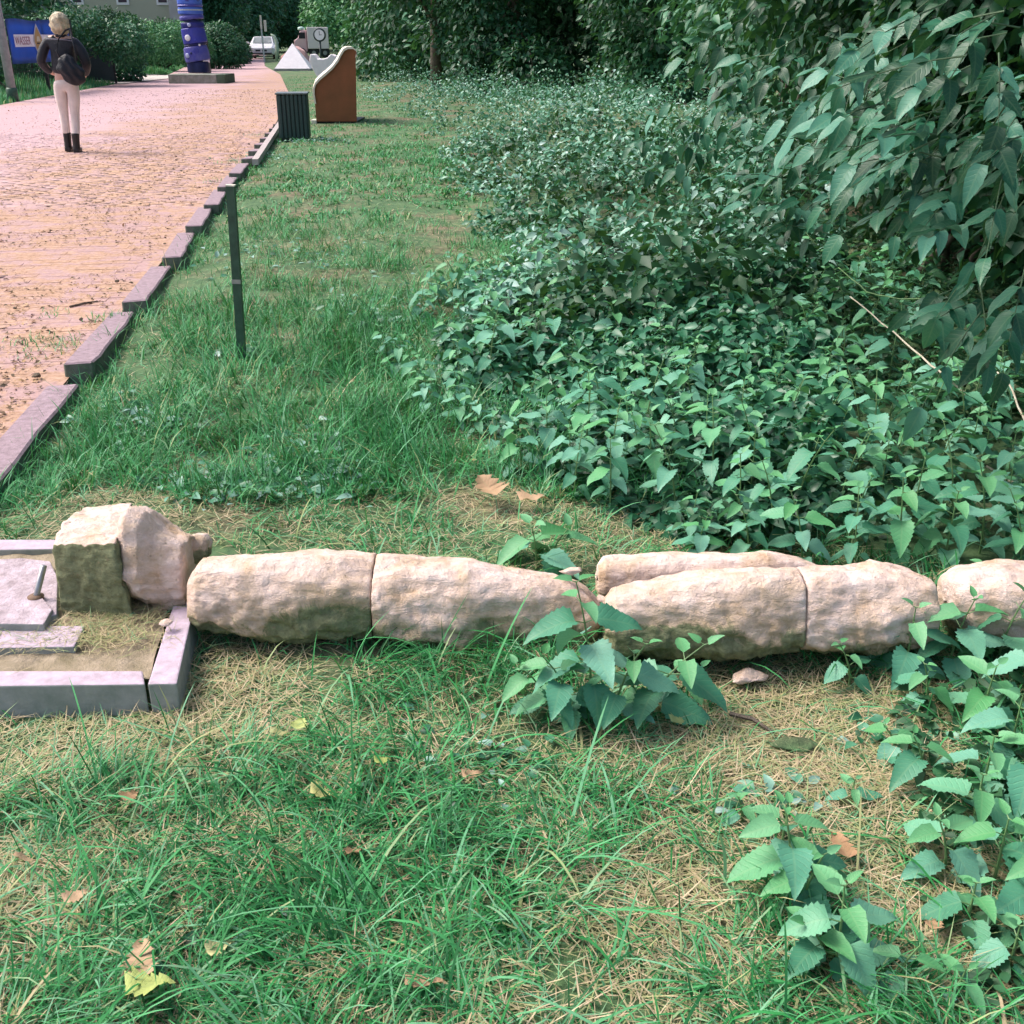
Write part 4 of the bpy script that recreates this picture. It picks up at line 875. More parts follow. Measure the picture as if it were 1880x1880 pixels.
# her shoulder bag
bagm = simple('black leather bag', (.012, .015, .022), (.006, .008, .014), 12, .45, .8, .01, 0, .35)
bg0 = empty('handbag', wo.location + Vector((.20, -.20, .85)), 'large soft black shoulder bag hanging at the right hip of the walking person', 'bag', rz=.1)
bm = NB(); bmesh.ops.create_icosphere(bm, subdivisions=4, radius=1)
for v in bm.verts:
    c = v.co.copy(); z = c.z; wdt = .20 * (1 - .42 * max(0, z)) ; v.co = Vector((c.x * wdt * .88 + .03 * (1 - z) * .6, c.y * .075 * (1 + .15 * sin(c.x * 9 + z * 5)), z * .19 + .19 - .04 * c.x)); v.co.x += .012 * sin(z * 9)
done(bm, 'pouch', bagm, bg0, smooth=True)
bm = NB(); tube(bm, [(-.09, 0, .30), (-.12, -.02, .42), (-.08, .02, .56), (0, .10, .66), (.03, .19, .68), (.03, .26, .62)], [.012, .011, .011, .012, .011, .01], 6); done(bm, 'strap', bagm, bg0, smooth=True)
bm = NB(); tube(bm, [(.12, 0, .30), (.11, -.01, .44), (.08, .04, .58), (.04, .14, .67)], [.012, .011, .011, .01], 6); done(bm, 'strap', bagm, bg0, smooth=True)

# ---------------------------------------------------------------- left side: pole, banner, panel, house, hedges
pz = g(25, 187); po = empty('lamp_pole', pz, 'grey weathered pole at the left edge of the picture', 'pole')
bm = NB(); tube(bm, [(0, 0, .1), (0, 0, 2), (0, 0, 5)], [.105, .10, .085], 14); done(bm, 'pole', M['pole'], po, smooth=True)
bm = NB(); lathe(bm, [(.13, -.1), (.13, .28), (.11, .32)], 14); done(bm, 'collar', M['green_paint'], po, smooth=True)
Yn = 29.5; bl_ = gy(22, 118, Yn); br_ = gy(142, 118, Yn + 5); tl_ = gy(20, 33, Yn)
fn = empty('banner_fence', Vector((bl_.x, bl_.y, 0)), 'dark wire fence carrying a blue printed banner', 'fence')
axis = Vector((br_.x - bl_.x, br_.y - bl_.y, 0)); FL = axis.length; fa = atan2(axis.y, axis.x); fn.rotation_euler = (0, 0, fa)
for x in (-.12, FL * .5, FL):
    bm = NB(); box(bm, x - .05, x + .05, .02, .10, -.2, tl_.z + .04); done(bm, 'post', M['black'], fn)
bm = NB()
for i in range(40): x = i * FL / 39; box(bm, x - .004, x + .004, .03, .04, .05, tl_.z)
for z in (.1, .6, 1.1, 1.6, 1.95): box(bm, 0, FL, .042, .05, z - .005, z + .005)
tag(done(bm, 'wire_mesh', M['black'], fn), kind='stuff')
ba = empty('banner', fn.location, 'blue banner with a white band, a word and a diamond shaped emblem', 'banner'); ba.rotation_euler = (0, 0, fa)
bz0 = bl_.z; bz1 = tl_.z - .02; bw = FL * .92
bm = NB(); nx = 30; nz = 6; vs = [[bm.verts.new((bw * i / nx, -.02 + .012 * sin(i * 1.1) * sin(j * .9), bz0 + (bz1 - bz0) * j / nz + .02 * sin(i * .4) * (j / nz))) for j in range(nz + 1)] for i in range(nx + 1)]
for i in range(nx):
    for j in range(nz): bm.faces.new((vs[i][j], vs[i + 1][j], vs[i + 1][j + 1], vs[i][j + 1]))
bmesh.ops.solidify(bm, geom=bm.faces[:], thickness=.004); done(bm, 'cloth', simple('blue banner', (.045, .15, .50), (.03, .11, .42), 1.5, .6, .1), ba, smooth=True)
hb = bz1 - bz0
def flat(name, pts, y, mat, th=.004):
    bm = NB(); prism(bm, [(x, y, z) for x, z in pts], (0, th, 0)); return done(bm, name, mat, ba)
k = bw / 120.0      # pixels of the photograph to metres along the banner
zb = lambda f: bz0 + hb * f
flat('white_band', [(8 * k, zb(.38)), (44 * k, zb(.38)), (44 * k, zb(.66)), (8 * k, zb(.66))], -.048, M['white'])
flat('white_band', [(58 * k, zb(.38)), (112 * k, zb(.38)), (112 * k, zb(.66)), (58 * k, zb(.66))], -.048, M['white'])
def text(s, x, z, size, mat, y=-.0545, sx=1.0):
    cu = bpy.data.curves.new('lettering', 'FONT'); cu.body = s; cu.size = size; cu.extrude = .001; cu.materials.append(mat)
    o = bpy.data.objects.new('lettering', cu); C.objects.link(o); dg = bpy.context.evaluated_depsgraph_get(); me = bpy.data.meshes.new_from_object(o.evaluated_get(dg)); bpy.data.objects.remove(o)
    o = link('lettering', me, mat, ba, (x, y, z), (pi / 2, 0, 0)); o.scale = (sx, 1, 1); return o
redl = simple('faded red print', (.45, .20, .26), None, 5, .6, 0)
text('WASSER', 9 * k, zb(.43), hb * .27, redl, sx=.95 * (34 * k) / (hb * .27 * 4.3))
em = lambda a: [(51 * k + 9 * k * a * c_, zb(.52 + .40 * a * s_)) for c_, s_ in ((0, 1), (.45, .62), (.85, .25), (1, -.05), (.8, -.4), (.4, -.78), (0, -1), (-.4, -.78), (-.8, -.4), (-1, -.05), (-.85, .25), (-.45, .62))]
flat('emblem', em(1.0), -.056, simple('pale emblem edge', (.60, .62, .66), None, 4, .6, 0)); flat('emblem', em(.82), -.062, simple('orange emblem', (.58, .34, .12), (.40, .28, .12), 14, .6, 0))
flat('emblem', [(47.5 * k, zb(.50)), (54.5 * k, zb(.50)), (53 * k, zb(.62)), (49 * k, zb(.62))], -.068, simple('emblem cream', (.75, .68, .5), None, 4, .6, 0))
flat('emblem', [(47 * k, zb(.44)), (55 * k, zb(.44)), (54 * k, zb(.47)), (48 * k, zb(.47))], -.068, M['black'])
# dark panel right of the woman
gp = Vector((gy(148, 140, 38).x, 38, 0)); gt = empty('dark_gate', gp, 'dark grey mesh gate panel between the banner and the hedge', 'gate', rz=.25)
hz = gy(170, 48, 38).z
bm = NB(); box(bm, 0, 1.05, 0, .03, .12, hz - .02); done(bm, 'panel', simple('dark grey sheet', (.035, .055, .065), (.025, .04, .05), 2, .6), gt)
for x in (-.05, 1.05): bm = NB(); box(bm, x, x + .06, -.02, .05, -.1, hz); done(bm, 'post', M['black'], gt)
bm = NB(); box(bm, .8, .95, -.05, 0, 1.15, 1.2); done(bm, 'handle', M['metal'], gt, bevel=.01)
# house far behind
hO = Vector((gy(195, 60, 70).x, 70, 0)); ho = empty('house', hO, 'beige rendered house behind the hedges with a small white framed window', 'house', rz=.1)
bg_ = simple('beige render', (.48, .47, .38), (.42, .42, .34), .6, .9, .2)
bm = NB(); box(bm, -4.6, 4.5, 0, 9, -.2, 6.2); done(bm, 'wall', bg_, ho)
bm = NB(); prism(bm, [(-5, -.5, 6.15), (-5, 9.5, 6.15), (-5, 4.5, 9.5)], (9.9, 0, 0)); done(bm, 'roof', simple('tiled roof', (.28, .12, .08), (.2, .08, .06), 2, .9), ho)
wx = gy(224, 0, 70).x - hO.x; wz = gy(224, 9, 70).z
for xx in (wx, wx - 2.6, wx + 2.3):
    bm = NB(); box(bm, xx - .36, xx + .36, -.06, .05, wz, wz + 1.3); w_ = done(bm, 'window', M['white'], ho, bevel=.01)
    bm = NB(); box(bm, xx - .24, xx + .24, -.075, -.065, wz + .14, wz + 1.18); done(bm, 'pane', simple('dark pane', (.10, .07, .10), None, 1, .1, 0), w_)
bm = NB(); box(bm, 3.9, 4.55, -.5, 0, 0, 6); done(bm, 'corner_pillar', simple('pale pillar', (.5, .48, .5), None, 1, .9), ho)

# hedges and bushes on the left
def bush(name, loc, blobs, n, size, label, seed, mat='foliage', tint=(0, 1), cat='bush', **k):
    o = empty(name, loc, label, cat, 'bushes and hedges left of the road'); r = random.Random(seed)
    bm = NB()
    for j in range(5): branches(bm, (r.uniform(-.2, .2), r.uniform(-.2, .2), -.1), [Vector(r.choice(blobs)[:3])], .03, seed + j)
    done(bm, 'trunk', M['bark'], o)
    Bl = [(b[0] + loc[0], b[1] + loc[1], b[2] + loc[2], b[3], b[4], b[5]) for b in blobs]
    V, L, n_, t, u = cloud(Bl, n, size, T2, seed, tint=tint, **k); link('crown', npmesh('crown', V - np.array(loc), L, n_, t), M[mat], o); return o
hp = lambda px, Y: (gy(px, 120, Y).x, Y, 0)
bush('hedge', hp(222, 40), [(0, 0, .5, .80, .75, .7), (0, .3, 1.1, .82, .8, .65), (.1, .2, 1.7, .75, .75, .5), (-.4, .3, 1.9, .6, .6, .45)], 11000, .11, 'clipped dark hedge end with pale leaves on top, left of the blue totem', 71, cat='hedge', drop=.2)
bush('hedge', hp(300, 52), [(-1.2, 0, .8, 1.0, .8, .8), (0, .2, 1.0, 1.0, .8, .8), (1.2, .4, 1.0, 1.0, .8, .8), (-1, .2, 1.5, .9, .7, .5), (.8, .2, 1.6, .9, .7, .5)], 11000, .13, 'long hedge behind the pale pavement entrance', 72, 'foliage_light', (0, .8), 'hedge')
bush('hedge', hp(405, 56), [(-.6, 0, .8, .8, .8, .9), (.5, .1, .9, .8, .8, .9), (0, .4, 1.6, .8, .7, .5)], 8000, .13, 'rounded hedge just right of the blue totem', 73, 'foliage', (.1, .9), 'hedge')
bush('hedge', hp(428, 66), [(-.4, 0, .6, .8, .8, .7), (.4, .1, .6, .7, .8, .7)], 6000, .14, 'low rounded hedge left of the white car', 74, 'foliage', (0, .7), 'hedge')
bush('bush', hp(60, 36), [(0, 0, 1.0, 1.6, 1, 1.0), (-1.4, .4, 1.8, 1.2, 1, .7), (1.2, .3, 1.7, 1.2, 1, .6), (2.6, .6, 1.3, 1, .9, .7)], 13000, .12, 'loose bush growing over the top of the banner fence', 75, 'foliage', (.2, 1))
bush('bush', hp(150, 47), [(0, 0, 1.1, 1.6, 1, 1.0), (1.6, .4, 1.6, 1.3, 1, .6), (3.2, .3, 1.2, 1.2, 1, .8), (-1.8, .3, 1.5, 1.2, 1, .8)], 13000, .13, 'pale leaved bush above the dark gate panel', 76, 'foliage_light')
bush('bush', hp(20, 30.5), [(-1.2, 0, .8, 1.0, .9, .9), (-2.2, .5, 1.5, 1.0, .9, .9)], 6000, .12, 'bush behind the grey pole at the left edge', 77)
bush('bush', hp(300, 62), [(0, 0, 1.3, 2.0, 1.2, 1.0), (-2.5, 0, 1.1, 1.8, 1.2, .9), (2.4, .5, 1.1, 1.8, 1.2, 1.0)], 12000, .15, 'dark bush in front of the beige house', 78, 'foliage', (0, .8))
# trees left of the road, behind
lt, _ = tree('broadleaf_tree', hp(372, 76), rb(random.Random(9), 15, 0, 0, .9, 7.5, 2.6, 2.2, 1.4, 2.1), 17000, .26, 6, .2, 'dark tree behind the blue totem on the right', 'tree', 'trees left of the road', 'foliage', seed=91, tint=(.05, .9))
for px, Y, a, s, lb in ((425, 92, 1.5, 1.2, 'dark tree left of the narrow white signs'), (485, 112, 3.0, 1.3, 'dark tree behind the narrow white signs'), (350, 92, 4.4, 1.4, 'tree behind the beige house on its right'), (545, 125, 5.5, 1.6, 'tree closing the far end of the road'), (600, 135, .7, 1.6, 'tree closing the far end of the road on the right'), (430, 120, 2.0, 1.7, 'tall tree far behind the white car'), (-10, 60, 2.8, 1.2, 'dark tree behind the banner'), (-20, 78, .9, 1.1, 'dark tree left of the beige house'), (-60, 40, 3.8, 1.0, 'tree outside the left edge beyond the pole'), (180, 100, 3.3, 1.8, 'tree behind the beige house on its left')):
    treecopy(lt, hp(px, Y), a, s, lb)
# far wood, reads as one mass
B_ = []; rr = random.Random(77)
for i in range(60): a = rr.uniform(-.75, .62); dd = rr.uniform(140, 185); B_.append((sin(a) * dd, cos(a) * dd, rr.uniform(1, 9), 7, 5, 5))
V, L, n_, t, u = cloud(B_, 30000, 1.2, T2, 88, tint=(0, .8)); tag(link('far_wood', npmesh('far_wood', V, L, n_, t), M['foliage']), 'distant wood closing the view behind the road and the house', 'wood', kind='stuff')

# ---------------------------------------------------------------- ground cover on the bank, one mass of small leaves
edge_px = [(1880, 1075), (1400, 1065), (1235, 1040), (1190, 990), (1070, 950), (950, 900), (830, 820), (740, 750), (700, 690), (740, 600), (800, 545), (880, 470), (870, 400), (820, 330), (790, 250), (745, 210), (690, 185), (645, 165)]
edge = [(g(x, y).x, g(x, y).y) for x, y in edge_px]
edge = sorted(edge, key=lambda q: q[1])
def edgex(y): return np.interp(y, [q[1] for q in edge], [q[0] for q in edge])
def cover(n, y0, y1, wid, size, T, seed, hmax, mat, tint, name, label, m0=.1):
    r = np.random.default_rng(seed); y = np.exp(r.uniform(math.log(y0), math.log(y1), n)); ex = edgex(y)
    x = ex + m0 + wid * r.random(n) ** .9 + (vnoise(x=y, y=y * 0, s=.8, seed=3) - .5) * .5
    inn = np.clip((x - ex) / .9, 0.12, 1)
    h = hmax * inn * (.25 + 1.05 * vnoise(x, y, .7, 9)) * (.5 + 1.0 * vnoise(x, y, .25, 10))
    z = gz(x, y) + h * (1 - .55 * r.random(n) ** 2)
    k = (vnoise(x, y, .5, 21) > .28) & ~((x > .29 * y + .1 * vnoise(x, y, .4, 5)) & (y < 9)); x, y, z, n = x[k], y[k], z[k], k.sum()
    ax = r.normal(size=(n, 3)); ax[:, 2] = -.25 + r.normal(size=n) * .3; nr = np.stack([-.25 + r.normal(size=n) * .6, -.25 + r.normal(size=n) * .6, np.ones(n)], 1)
    t = tint[0] + (tint[1] - tint[0]) * np.clip(r.normal(.5, .22, n) + (vnoise(x, y, 1.1, seed) - .5) * .7, 0, 1)
    V, L, n_, tt_, u = scatter(T, np.stack([x, y, z], 1), frames(ax, nr), size * (.6 + .8 * r.random(n)), t)
    tag(link(name, npmesh(name, V, L, n_, tt_), M[mat]), label, 'ground cover', kind='stuff')
cover(34000, 5.6, 34, 4.6, .065, T3, 201, .62, 'cover', (.05, 1), 'ground_cover', 'thick bank of small leaved ground cover between the grass strip and the wood', .05)
cover(15000, 5.0, 16, 3.5, .085, T2, 202, .42, 'creeper', (0, .9), 'ground_cover', 'darker low leaves under the bank of ground cover', .3)
cover(20000, 2.95, 7.0, 2.6, .06, T4, 203, .26, 'cover', (0, .5), 'ground_cover', 'low broad leaves filling the gaps between the nettles behind the stones', .05)
# low creeper under the nettles and in the shade on the right
def lowleaves(n, poly, size, seed, mat, name, label, h=.10, tint=(0, 1)):
    r = np.random.default_rng(seed); P0 = np.array([g(*q)[:2] for q in poly]); lo, hi = P0.min(0), P0.max(0)
    p = r.uniform(lo, hi, (n, 2)); inside = np.zeros(n, bool); j = len(P0) - 1
    for i in range(len(P0)):
        c = ((P0[i, 1] > p[:, 1]) != (P0[j, 1] > p[:, 1])) & (p[:, 0] < (P0[j, 0] - P0[i, 0]) * (p[:, 1] - P0[i, 1]) / (P0[j, 1] - P0[i, 1] + 1e-9) + P0[i, 0]); inside ^= c; j = i
    p = p[inside]; p = p[vnoise(p[:, 0], p[:, 1], .22, seed) > .3]; n = len(p); z = gz(p[:, 0], p[:, 1]) + h * r.random(n)
    ax = r.normal(size=(n, 3)); ax[:, 2] = -.1; nr = np.stack([r.normal(size=n) * .35, -.2 + r.normal(size=n) * .35, np.ones(n)], 1)
    V, L, n_, tt_, u = scatter(T3, np.column_stack([p, z]), frames(ax, nr), size * (.6 + .8 * r.random(n)), tint[0] + (tint[1] - tint[0]) * r.random(n))
    tag(link(name, npmesh(name, V, L, n_, tt_), M[mat]), label, 'ground cover', kind='stuff')
lowleaves(26000, [(1150, 760), (1400, 560), (1700, 480), (2100, 480), (2300, 1020), (1250, 1015), (1180, 900)], .04, 205, 'creeper', 'creeper', 'low dark creeper covering the shaded ground behind the nettles', .14)
lowleaves(30000, [(1250, 420), (1500, 330), (2100, 300), (2500, 800), (1700, 800), (1500, 600)], .06, 207, 'creeper', 'creeper', 'creeper coloured dark as shade in the hollow under the shrubs', .25, (0, .7))  # dark leaf colour stands in for the shade of the hollow
lowleaves(1500, [(1640, 1300), (1880, 1180), (2000, 1500), (2000, 1880), (1760, 1880), (1690, 1600)], .045, 206, 'creeper', 'creeper', 'low creeper among the nettles at the lower right corner', .05, (.4, 1))

# ---------------------------------------------------------------- nettles: one thing each, leaves and stem as parts
NL = [leaf_obj_mesh('leaf', leaf_t(18, w_, .08, f_, d_, .8, .56, .70), M['nettle']) for w_, f_, d_ in ((.35, .12, .30), (.32, .18, .42), (.37, .06, .22), (.33, .22, .5), (.30, .14, .3))]
NT = [leaf_obj_mesh('leaf', leaf_t(8, w_, .06, .25, .2, .3), M['nettle_top']) for w_ in (.26, .3)]
def nettle(loc, h, npair, ls, seed, label, group=None, lean=None, toptw=True):
    r = random.Random(seed); o = empty('nettle', loc, label, 'nettle plant', group)
    ln = Vector(lean) if lean else Vector((r.uniform(-.25, .25), r.uniform(-.25, .25), 0)); pts = []
    for i in range(npair + 1):
        t = i / npair; pts.append(Vector((ln.x * h * t * t, ln.y * h * t * t, h * t * (1 - .12 * ln.length * t) + (-.04 if i == 0 else 0))))
    bm = NB(); tube(bm, pts, [.0035 * (1 - .6 * i / npair) for i in range(npair + 1)], 5)
    a0 = r.uniform(0, pi); L_ = []
    for i in range(1, npair + 1):
        t = i / npair; s = ls * (.80 + .2 * math.sin(pi * t)) * (.42 if i == npair else .78 if i == npair - 1 else 1)
        for sd in (0, 1):
            a = a0 + i * pi / 2 + sd * pi + r.uniform(-.3, .3); el = .25 + r.uniform(-.35, .25) + (.5 if i == npair else 0) - .35 * (1 - t)
            out = Vector((cos(a), sin(a), 0)); pet = out * s * .22 + Vector((0, 0, s * .08)); p = pts[i] + pet
            tube(bm, [pts[i], p], [.0015, .001], 4, False)
            ax = out * cos(el) + Vector((0, 0, sin(el) - .18)); nr = Vector((0, 0, 1)) + out * .15 + Vector((r.uniform(-.3, .3), r.uniform(-.45, .1), 0))
            L_.append((mat4(p, ax, nr, s * r.uniform(.8, 1.15)), i == npair or (i == npair - 1 and toptw)))
    done(bm, 'stem', M['stem'], o)
    for m, tp_ in L_:
        c = bpy.data.objects.new('leaf', r.choice(NT if tp_ else NL)); C.objects.link(c); c.parent = o; c.matrix_local = m
    return o
def copything(src, loc, rz, sc, label=None):
    o = src.copy(); C.objects.link(o); o.location = loc; o.rotation_euler = (0, 0, rz); o.scale = (sc, sc, sc)
    if label: o['label'] = label
    for ch in list(src.children): c = ch.copy(); C.objects.link(c); c.parent = o
    return o
def gp_(px, py): q = g(px, py); q.z = float(gz(q.x, q.y)); return q
NEAR = [ # base pixel, height, pairs, leaf size, lean, label
    ((1085, 1335), .36, 7, .11, (-.12, .0, 0), 'large nettle in front of the gap between the stone fragments'),
    ((1125, 1345), .24, 5, .10, (.25, -.1, 0), 'middle nettle of the group in front of the gap'),
    ((1050, 1345), .20, 5, .095, (-.35, -.1, 0), 'nettle leaning left in the group in front of the gap'),
    ((1010, 1050), .13, 3, .13, (.4, 0, 0), 'low broad leaved nettle behind the tapered stone end'),
    ((1470, 1690), .12, 4, .085, (.2, 0, 0), 'low nettle beside the wide leaved one in the lower grass'),
    ((1510, 1790), .10, 4, .085, (-.4, 0, 0), 'low nettle beside the one nearest the bottom edge'),
    ((1190, 1320), .20, 5, .12, (.6, .1, 0), 'nettle leaning right in front of the thick fragment'),
    ((1010, 1330), .15, 4, .10, (-.5, -.1, 0), 'small nettle left of the large one by the gap'),
    ((985, 1060), .15, 3, .16, (-.1, -.1, 0), 'broad leaved young nettle just behind the long fragment'),
    ((1445, 1665), .17, 5, .10, (-.1, .2, 0), 'nettle with wide leaves in the lower right of the grass'),
    ((1530, 1800), .17, 5, .10, (.0, .1, 0), 'nettle nearest the bottom edge, right of the middle'),
    ((1640, 1830), .09, 3, .07, (.3, 0, 0), 'small bright nettle right of the nettle nearest the bottom edge'),
    ((1750, 1850), .07, 3, .07, (.1, 0, 0), 'low nettle with pale leaves at the bottom edge'),
    ((1360, 1530), .06, 3, .055, (-.2, 0, 0), 'seedling nettle left of the dry straw'),
    ((1560, 1260), .13, 4, .075, (-.3, 0, 0), 'nettle hiding the underside of the short fragment'),
    ((1660, 1240), .20, 5, .105, (0, 0, 0), 'tall nettle covering the end of the short fragment'),
    ((1740, 1230), .22, 5, .115, (.1, -.1, 0), 'tall nettle in the gap before the last fragment'),
    ((1830, 1220), .20, 5, .11, (.2, 0, 0), 'nettle in front of the last fragment at the right edge'),
    ((1700, 1300), .14, 4, .085, (-.2, -.1, 0), 'low nettle at the front of the cluster by the short fragment'),
    ((1800, 1330), .17, 4, .10, (.0, -.1, 0), 'nettle at the right edge above the straw'),
    ((1880, 1300), .2, 5, .11, (.1, 0, 0), 'nettle cut by the right edge below the stones'),
    ((1690, 1450), .12, 4, .08, (-.3, 0, 0), 'spreading nettle right of the dry straw'),
    ((1800, 1470), .14, 4, .09, (0, 0, 0), 'middle nettle of the right hand edge'),
    ((1870, 1500), .18, 5, .10, (0, 0, 0), 'tall nettle of the right hand edge'),
    ((1730, 1620), .12, 4, .085, (-.2, .1, 0), 'nettle left of the dense leaves at the lower right'),
    ((1820, 1640), .15, 4, .10, (0, 0, 0), 'broad nettle at the lower right'),
    ((1890, 1700), .16, 5, .10, (.1, 0, 0), 'nettle cut by the right edge at the lower right'),
    ((1780, 1540), .13, 4, .09, (0, 0, 0), 'nettle behind the broad nettle at the lower right'),
    ((1850, 1400), .17, 5, .10, (0, 0, 0), 'nettle between the two tall ones of the right hand edge'),
    ((1640, 1395), .08, 3, .07, (-.4, 0, 0), 'lowest nettle at the right border of the dry straw'),
    ((1770, 1720), .10, 4, .08, (0, 0, 0), 'nettle above the low pale one at the bottom edge'),
    ((1620, 1200), .16, 4, .09, (-.1, 0, 0), 'nettle pressed against the end of the short fragment'),
    ((1790, 1150), .16, 5, .10, (0, .1, 0), 'nettle growing up in front of the last fragment'),
    ((1560, 1490), .06, 3, .05, (0, 0, 0), 'nettle seedling at the lower border of the straw'),
    ((1430, 1590), .10, 3, .08, (.1, .1, 0), 'young nettle behind the wide leaved one in the lower grass'),
    ((1240, 1300), .12, 4, .09, (.4, 0, 0), 'low nettle at the right end of the group by the gap'),
    ((1850, 1790), .10, 4, .08, (0, 0, 0), 'small nettle in the lower right corner')]
for i, (q, h, npair, ls, ln, lb) in enumerate(NEAR): nettle(gp_(*q), h, npair, ls, 300 + i, lb, 'nettles among the grass', ln)
# the patch behind the stones
protos = [nettle(Vector((0, 0, 0)), .24 + .03 * (i % 3), 6 + i % 2, .092, 400 + i, 'nettle in the dense patch behind the stones', 'nettles in the dense patch behind the stones') for i in range(8)]
used = [False] * 8; rp = random.Random(12); pts = []
def inpatch(x, y):
    ex = float(edgex(y)); return x > ex
patch_edge = [(1240, 1040), (1400, 1045), (1880, 1045)]
tries = 0
while len(pts) < 290 and tries < 20000:
    tries += 1; y = 2.80 + 4.2 * rp.random() ** 1.25; x = rp.uniform(-.8, .55 * y + .3)
    if x < float(edgex(y)) + rp.uniform(0, .08) or x > .477 * (y * cos(P) + H * sin(P)) + .35: continue
    # thin out toward the shaded right and leave a few gaps
    if vnoise(np.array([x]), np.array([y]), .38, 33)[0] < .33: continue
    if x > .36 * y + .15 and (y > 4.6 or rp.random() < .5): continue
    if min([(x - a) ** 2 + (y - b) ** 2 for a, b in pts] or [9]) < (.105 + .010 * y) ** 2: continue
    pts.append((x, y))
for x, y in pts:
    i = rp.randrange(8); z = float(gz(x, y)); sc = rp.uniform(.85, 1.2)
    ex = float(edgex(y)); sc *= .8 if x - ex < .2 else 1
    if not used[i]: used[i] = True; o = protos[i]; o.location = (x, y, z); o.rotation_euler = (0, 0, rp.uniform(0, 6.28)); o.scale = (sc,) * 3
    else: o = copything(protos[i], (x, y, z), rp.uniform(0, 6.28), sc)
    o['label'] = ('nettle in the front row of the patch just behind the stones' if y < 3.5 else 'nettle on the grass side of the patch behind the stones' if x - ex < .35 else 'nettle in the middle of the patch behind the stones' if y < 5 else 'nettle at the back of the patch under the shrubs')

# pale stems lying across the shade
def stem(px, r0, r1, label, mat='pale_twig'):
    p = [gy(x, y, Y) for x, y, Y in px]; bm = NB(); n = len(p); O_ = p[0].copy()
    P_ = []; rr_ = random.Random(n)
    for i in range(n - 1):
        for j in range(4): t = j / 4; P_.append(p[i].lerp(p[i + 1], t) - O_ + Vector((rr_.uniform(-1, 1), 0, rr_.uniform(-1, 1))) * .003)
    P_.append(p[-1] - O_); tube(bm, P_, [r0 + (r1 - r0) * i / (len(P_) - 1) for i in range(len(P_))], 6); return tag(done(bm, 'dry_stem', M[mat], None, O_, smooth=True), label, 'twig')
stem([(1560, 545, 4.6), (1640, 610, 4.4), (1710, 670, 4.15), (1765, 715, 4.0), (1800, 752, 3.9)], .003, .0055, 'long pale dry stem slanting across the shade on the right')
stem([(1832, 682, 3.9), (1858, 715, 3.8), (1882, 775, 3.7), (1900, 820, 3.6)], .003, .005, 'short pale stem at the right edge beside the long one')
stem([(1812, 856, 3.5), (1850, 880, 3.4), (1890, 905, 3.3)], .004, .006, 'pale stem low at the right edge among the nettles')
stem([(1540, 490, 4.8), (1590, 535, 4.6), (1640, 548, 4.5), (1700, 550, 4.4)], .003, .003, 'thin green brown shoot arching above the long pale stem', 'stem')
stem([(1420, 340, 5.6), (1455, 400, 5.4), (1500, 450, 5.2)], .003, .003, 'thin vine hanging left of the dark hollow', 'stem')

# ---------------------------------------------------------------- fallen leaves, seed heads, twigs
def deadleaf(px, py, s, rz, col, label, wid=.36, tz=.045, dr=.25):
    T = leaf_t(12, wid, .24, .18, dr, 1.5, .5); V, L, n, UV = T; me = npmesh('fallen_leaf', V * s, L, n, np.full(len(V), .5), UV, True)
    q = gp_(px, py); q.z += tz; o = link('fallen_leaf', me, col, None, q, (random.uniform(-.25, .25), random.uniform(-.25, .25), rz)); return tag(o, label, 'leaf', 'fallen leaves')
yel = leafmat('yellow leaf', [(.48, .56, .16), (.54, .60, .24)], .6, .2, True); ora = leafmat('brown leaf', [(.48, .27, .15), (.58, .38, .24)], .7, .15, True); pal = leafmat('pale yellow leaf', [(.60, .58, .22), (.66, .62, .30)], .6, .2, True)
for a in ((240, 1870, .075, -1.2, yel, 'bright yellow green leaf at the bottom edge', .46, .06), (262, 1835, .10, .25, ora, 'long orange brown leaf above the bright yellow green one', .26), (232, 1500, .045, -.4, ora, 'small orange leaf at left in the grass'), (572, 1490, .055, -1.4, pal, 'pale yellow leaf in the middle of the grass', .42, .05), (498, 1370, .05, -1.2, pal, 'narrow pale leaf below the first fragment', .25, .04), (548, 1370, .05, -.1, yel, 'yellow leaf just right of the narrow pale leaf'), (690, 1440, .04, -1.1, yel, 'small yellow leaf below the long fragment', .3), (640, 1600, .05, -.6, ora, 'curled brown leaf in the middle of the grass', .22), (385, 1785, .05, -.9, pal, 'crumpled pale leaf at the lower left', .28), (125, 1690, .05, -.8, ora, 'orange leaf half under grass at the left edge', .3), (745, 1850, .07, -1.5, ora, 'brown leaf near the bottom edge', .18), (1550, 1620, .075, .15, ora, 'orange and yellow leaf between the nettles', .3, .03), (912, 955, .12, .5, ora, 'dry orange leaf behind the long fragment', .45, .07, -.3), (955, 955, .10, -1.2, ora, 'pinkish dry leaf beside the orange one behind the long fragment', .4, .05), (1230, 1360, .045, -1, yel, 'small yellow leaf below the thick fragment'), (870, 880, .04, .2, pal, 'tiny pale leaf in the grass behind the long fragment'), (850, 1470, .045, -1.2, ora, 'small brown leaf in the middle foreground', .3), (1700, 1760, .05, -.6, ora, 'dry leaf at the lower right between the nettles', .3), (30, 1600, .06, -1.45, ora, 'narrow straw coloured leaf at the left edge', .1)):
    deadleaf(*a)
nut = simple('seed head', (.16, .12, .08), (.05, .04, .03), 50, .9, .6, .004); 
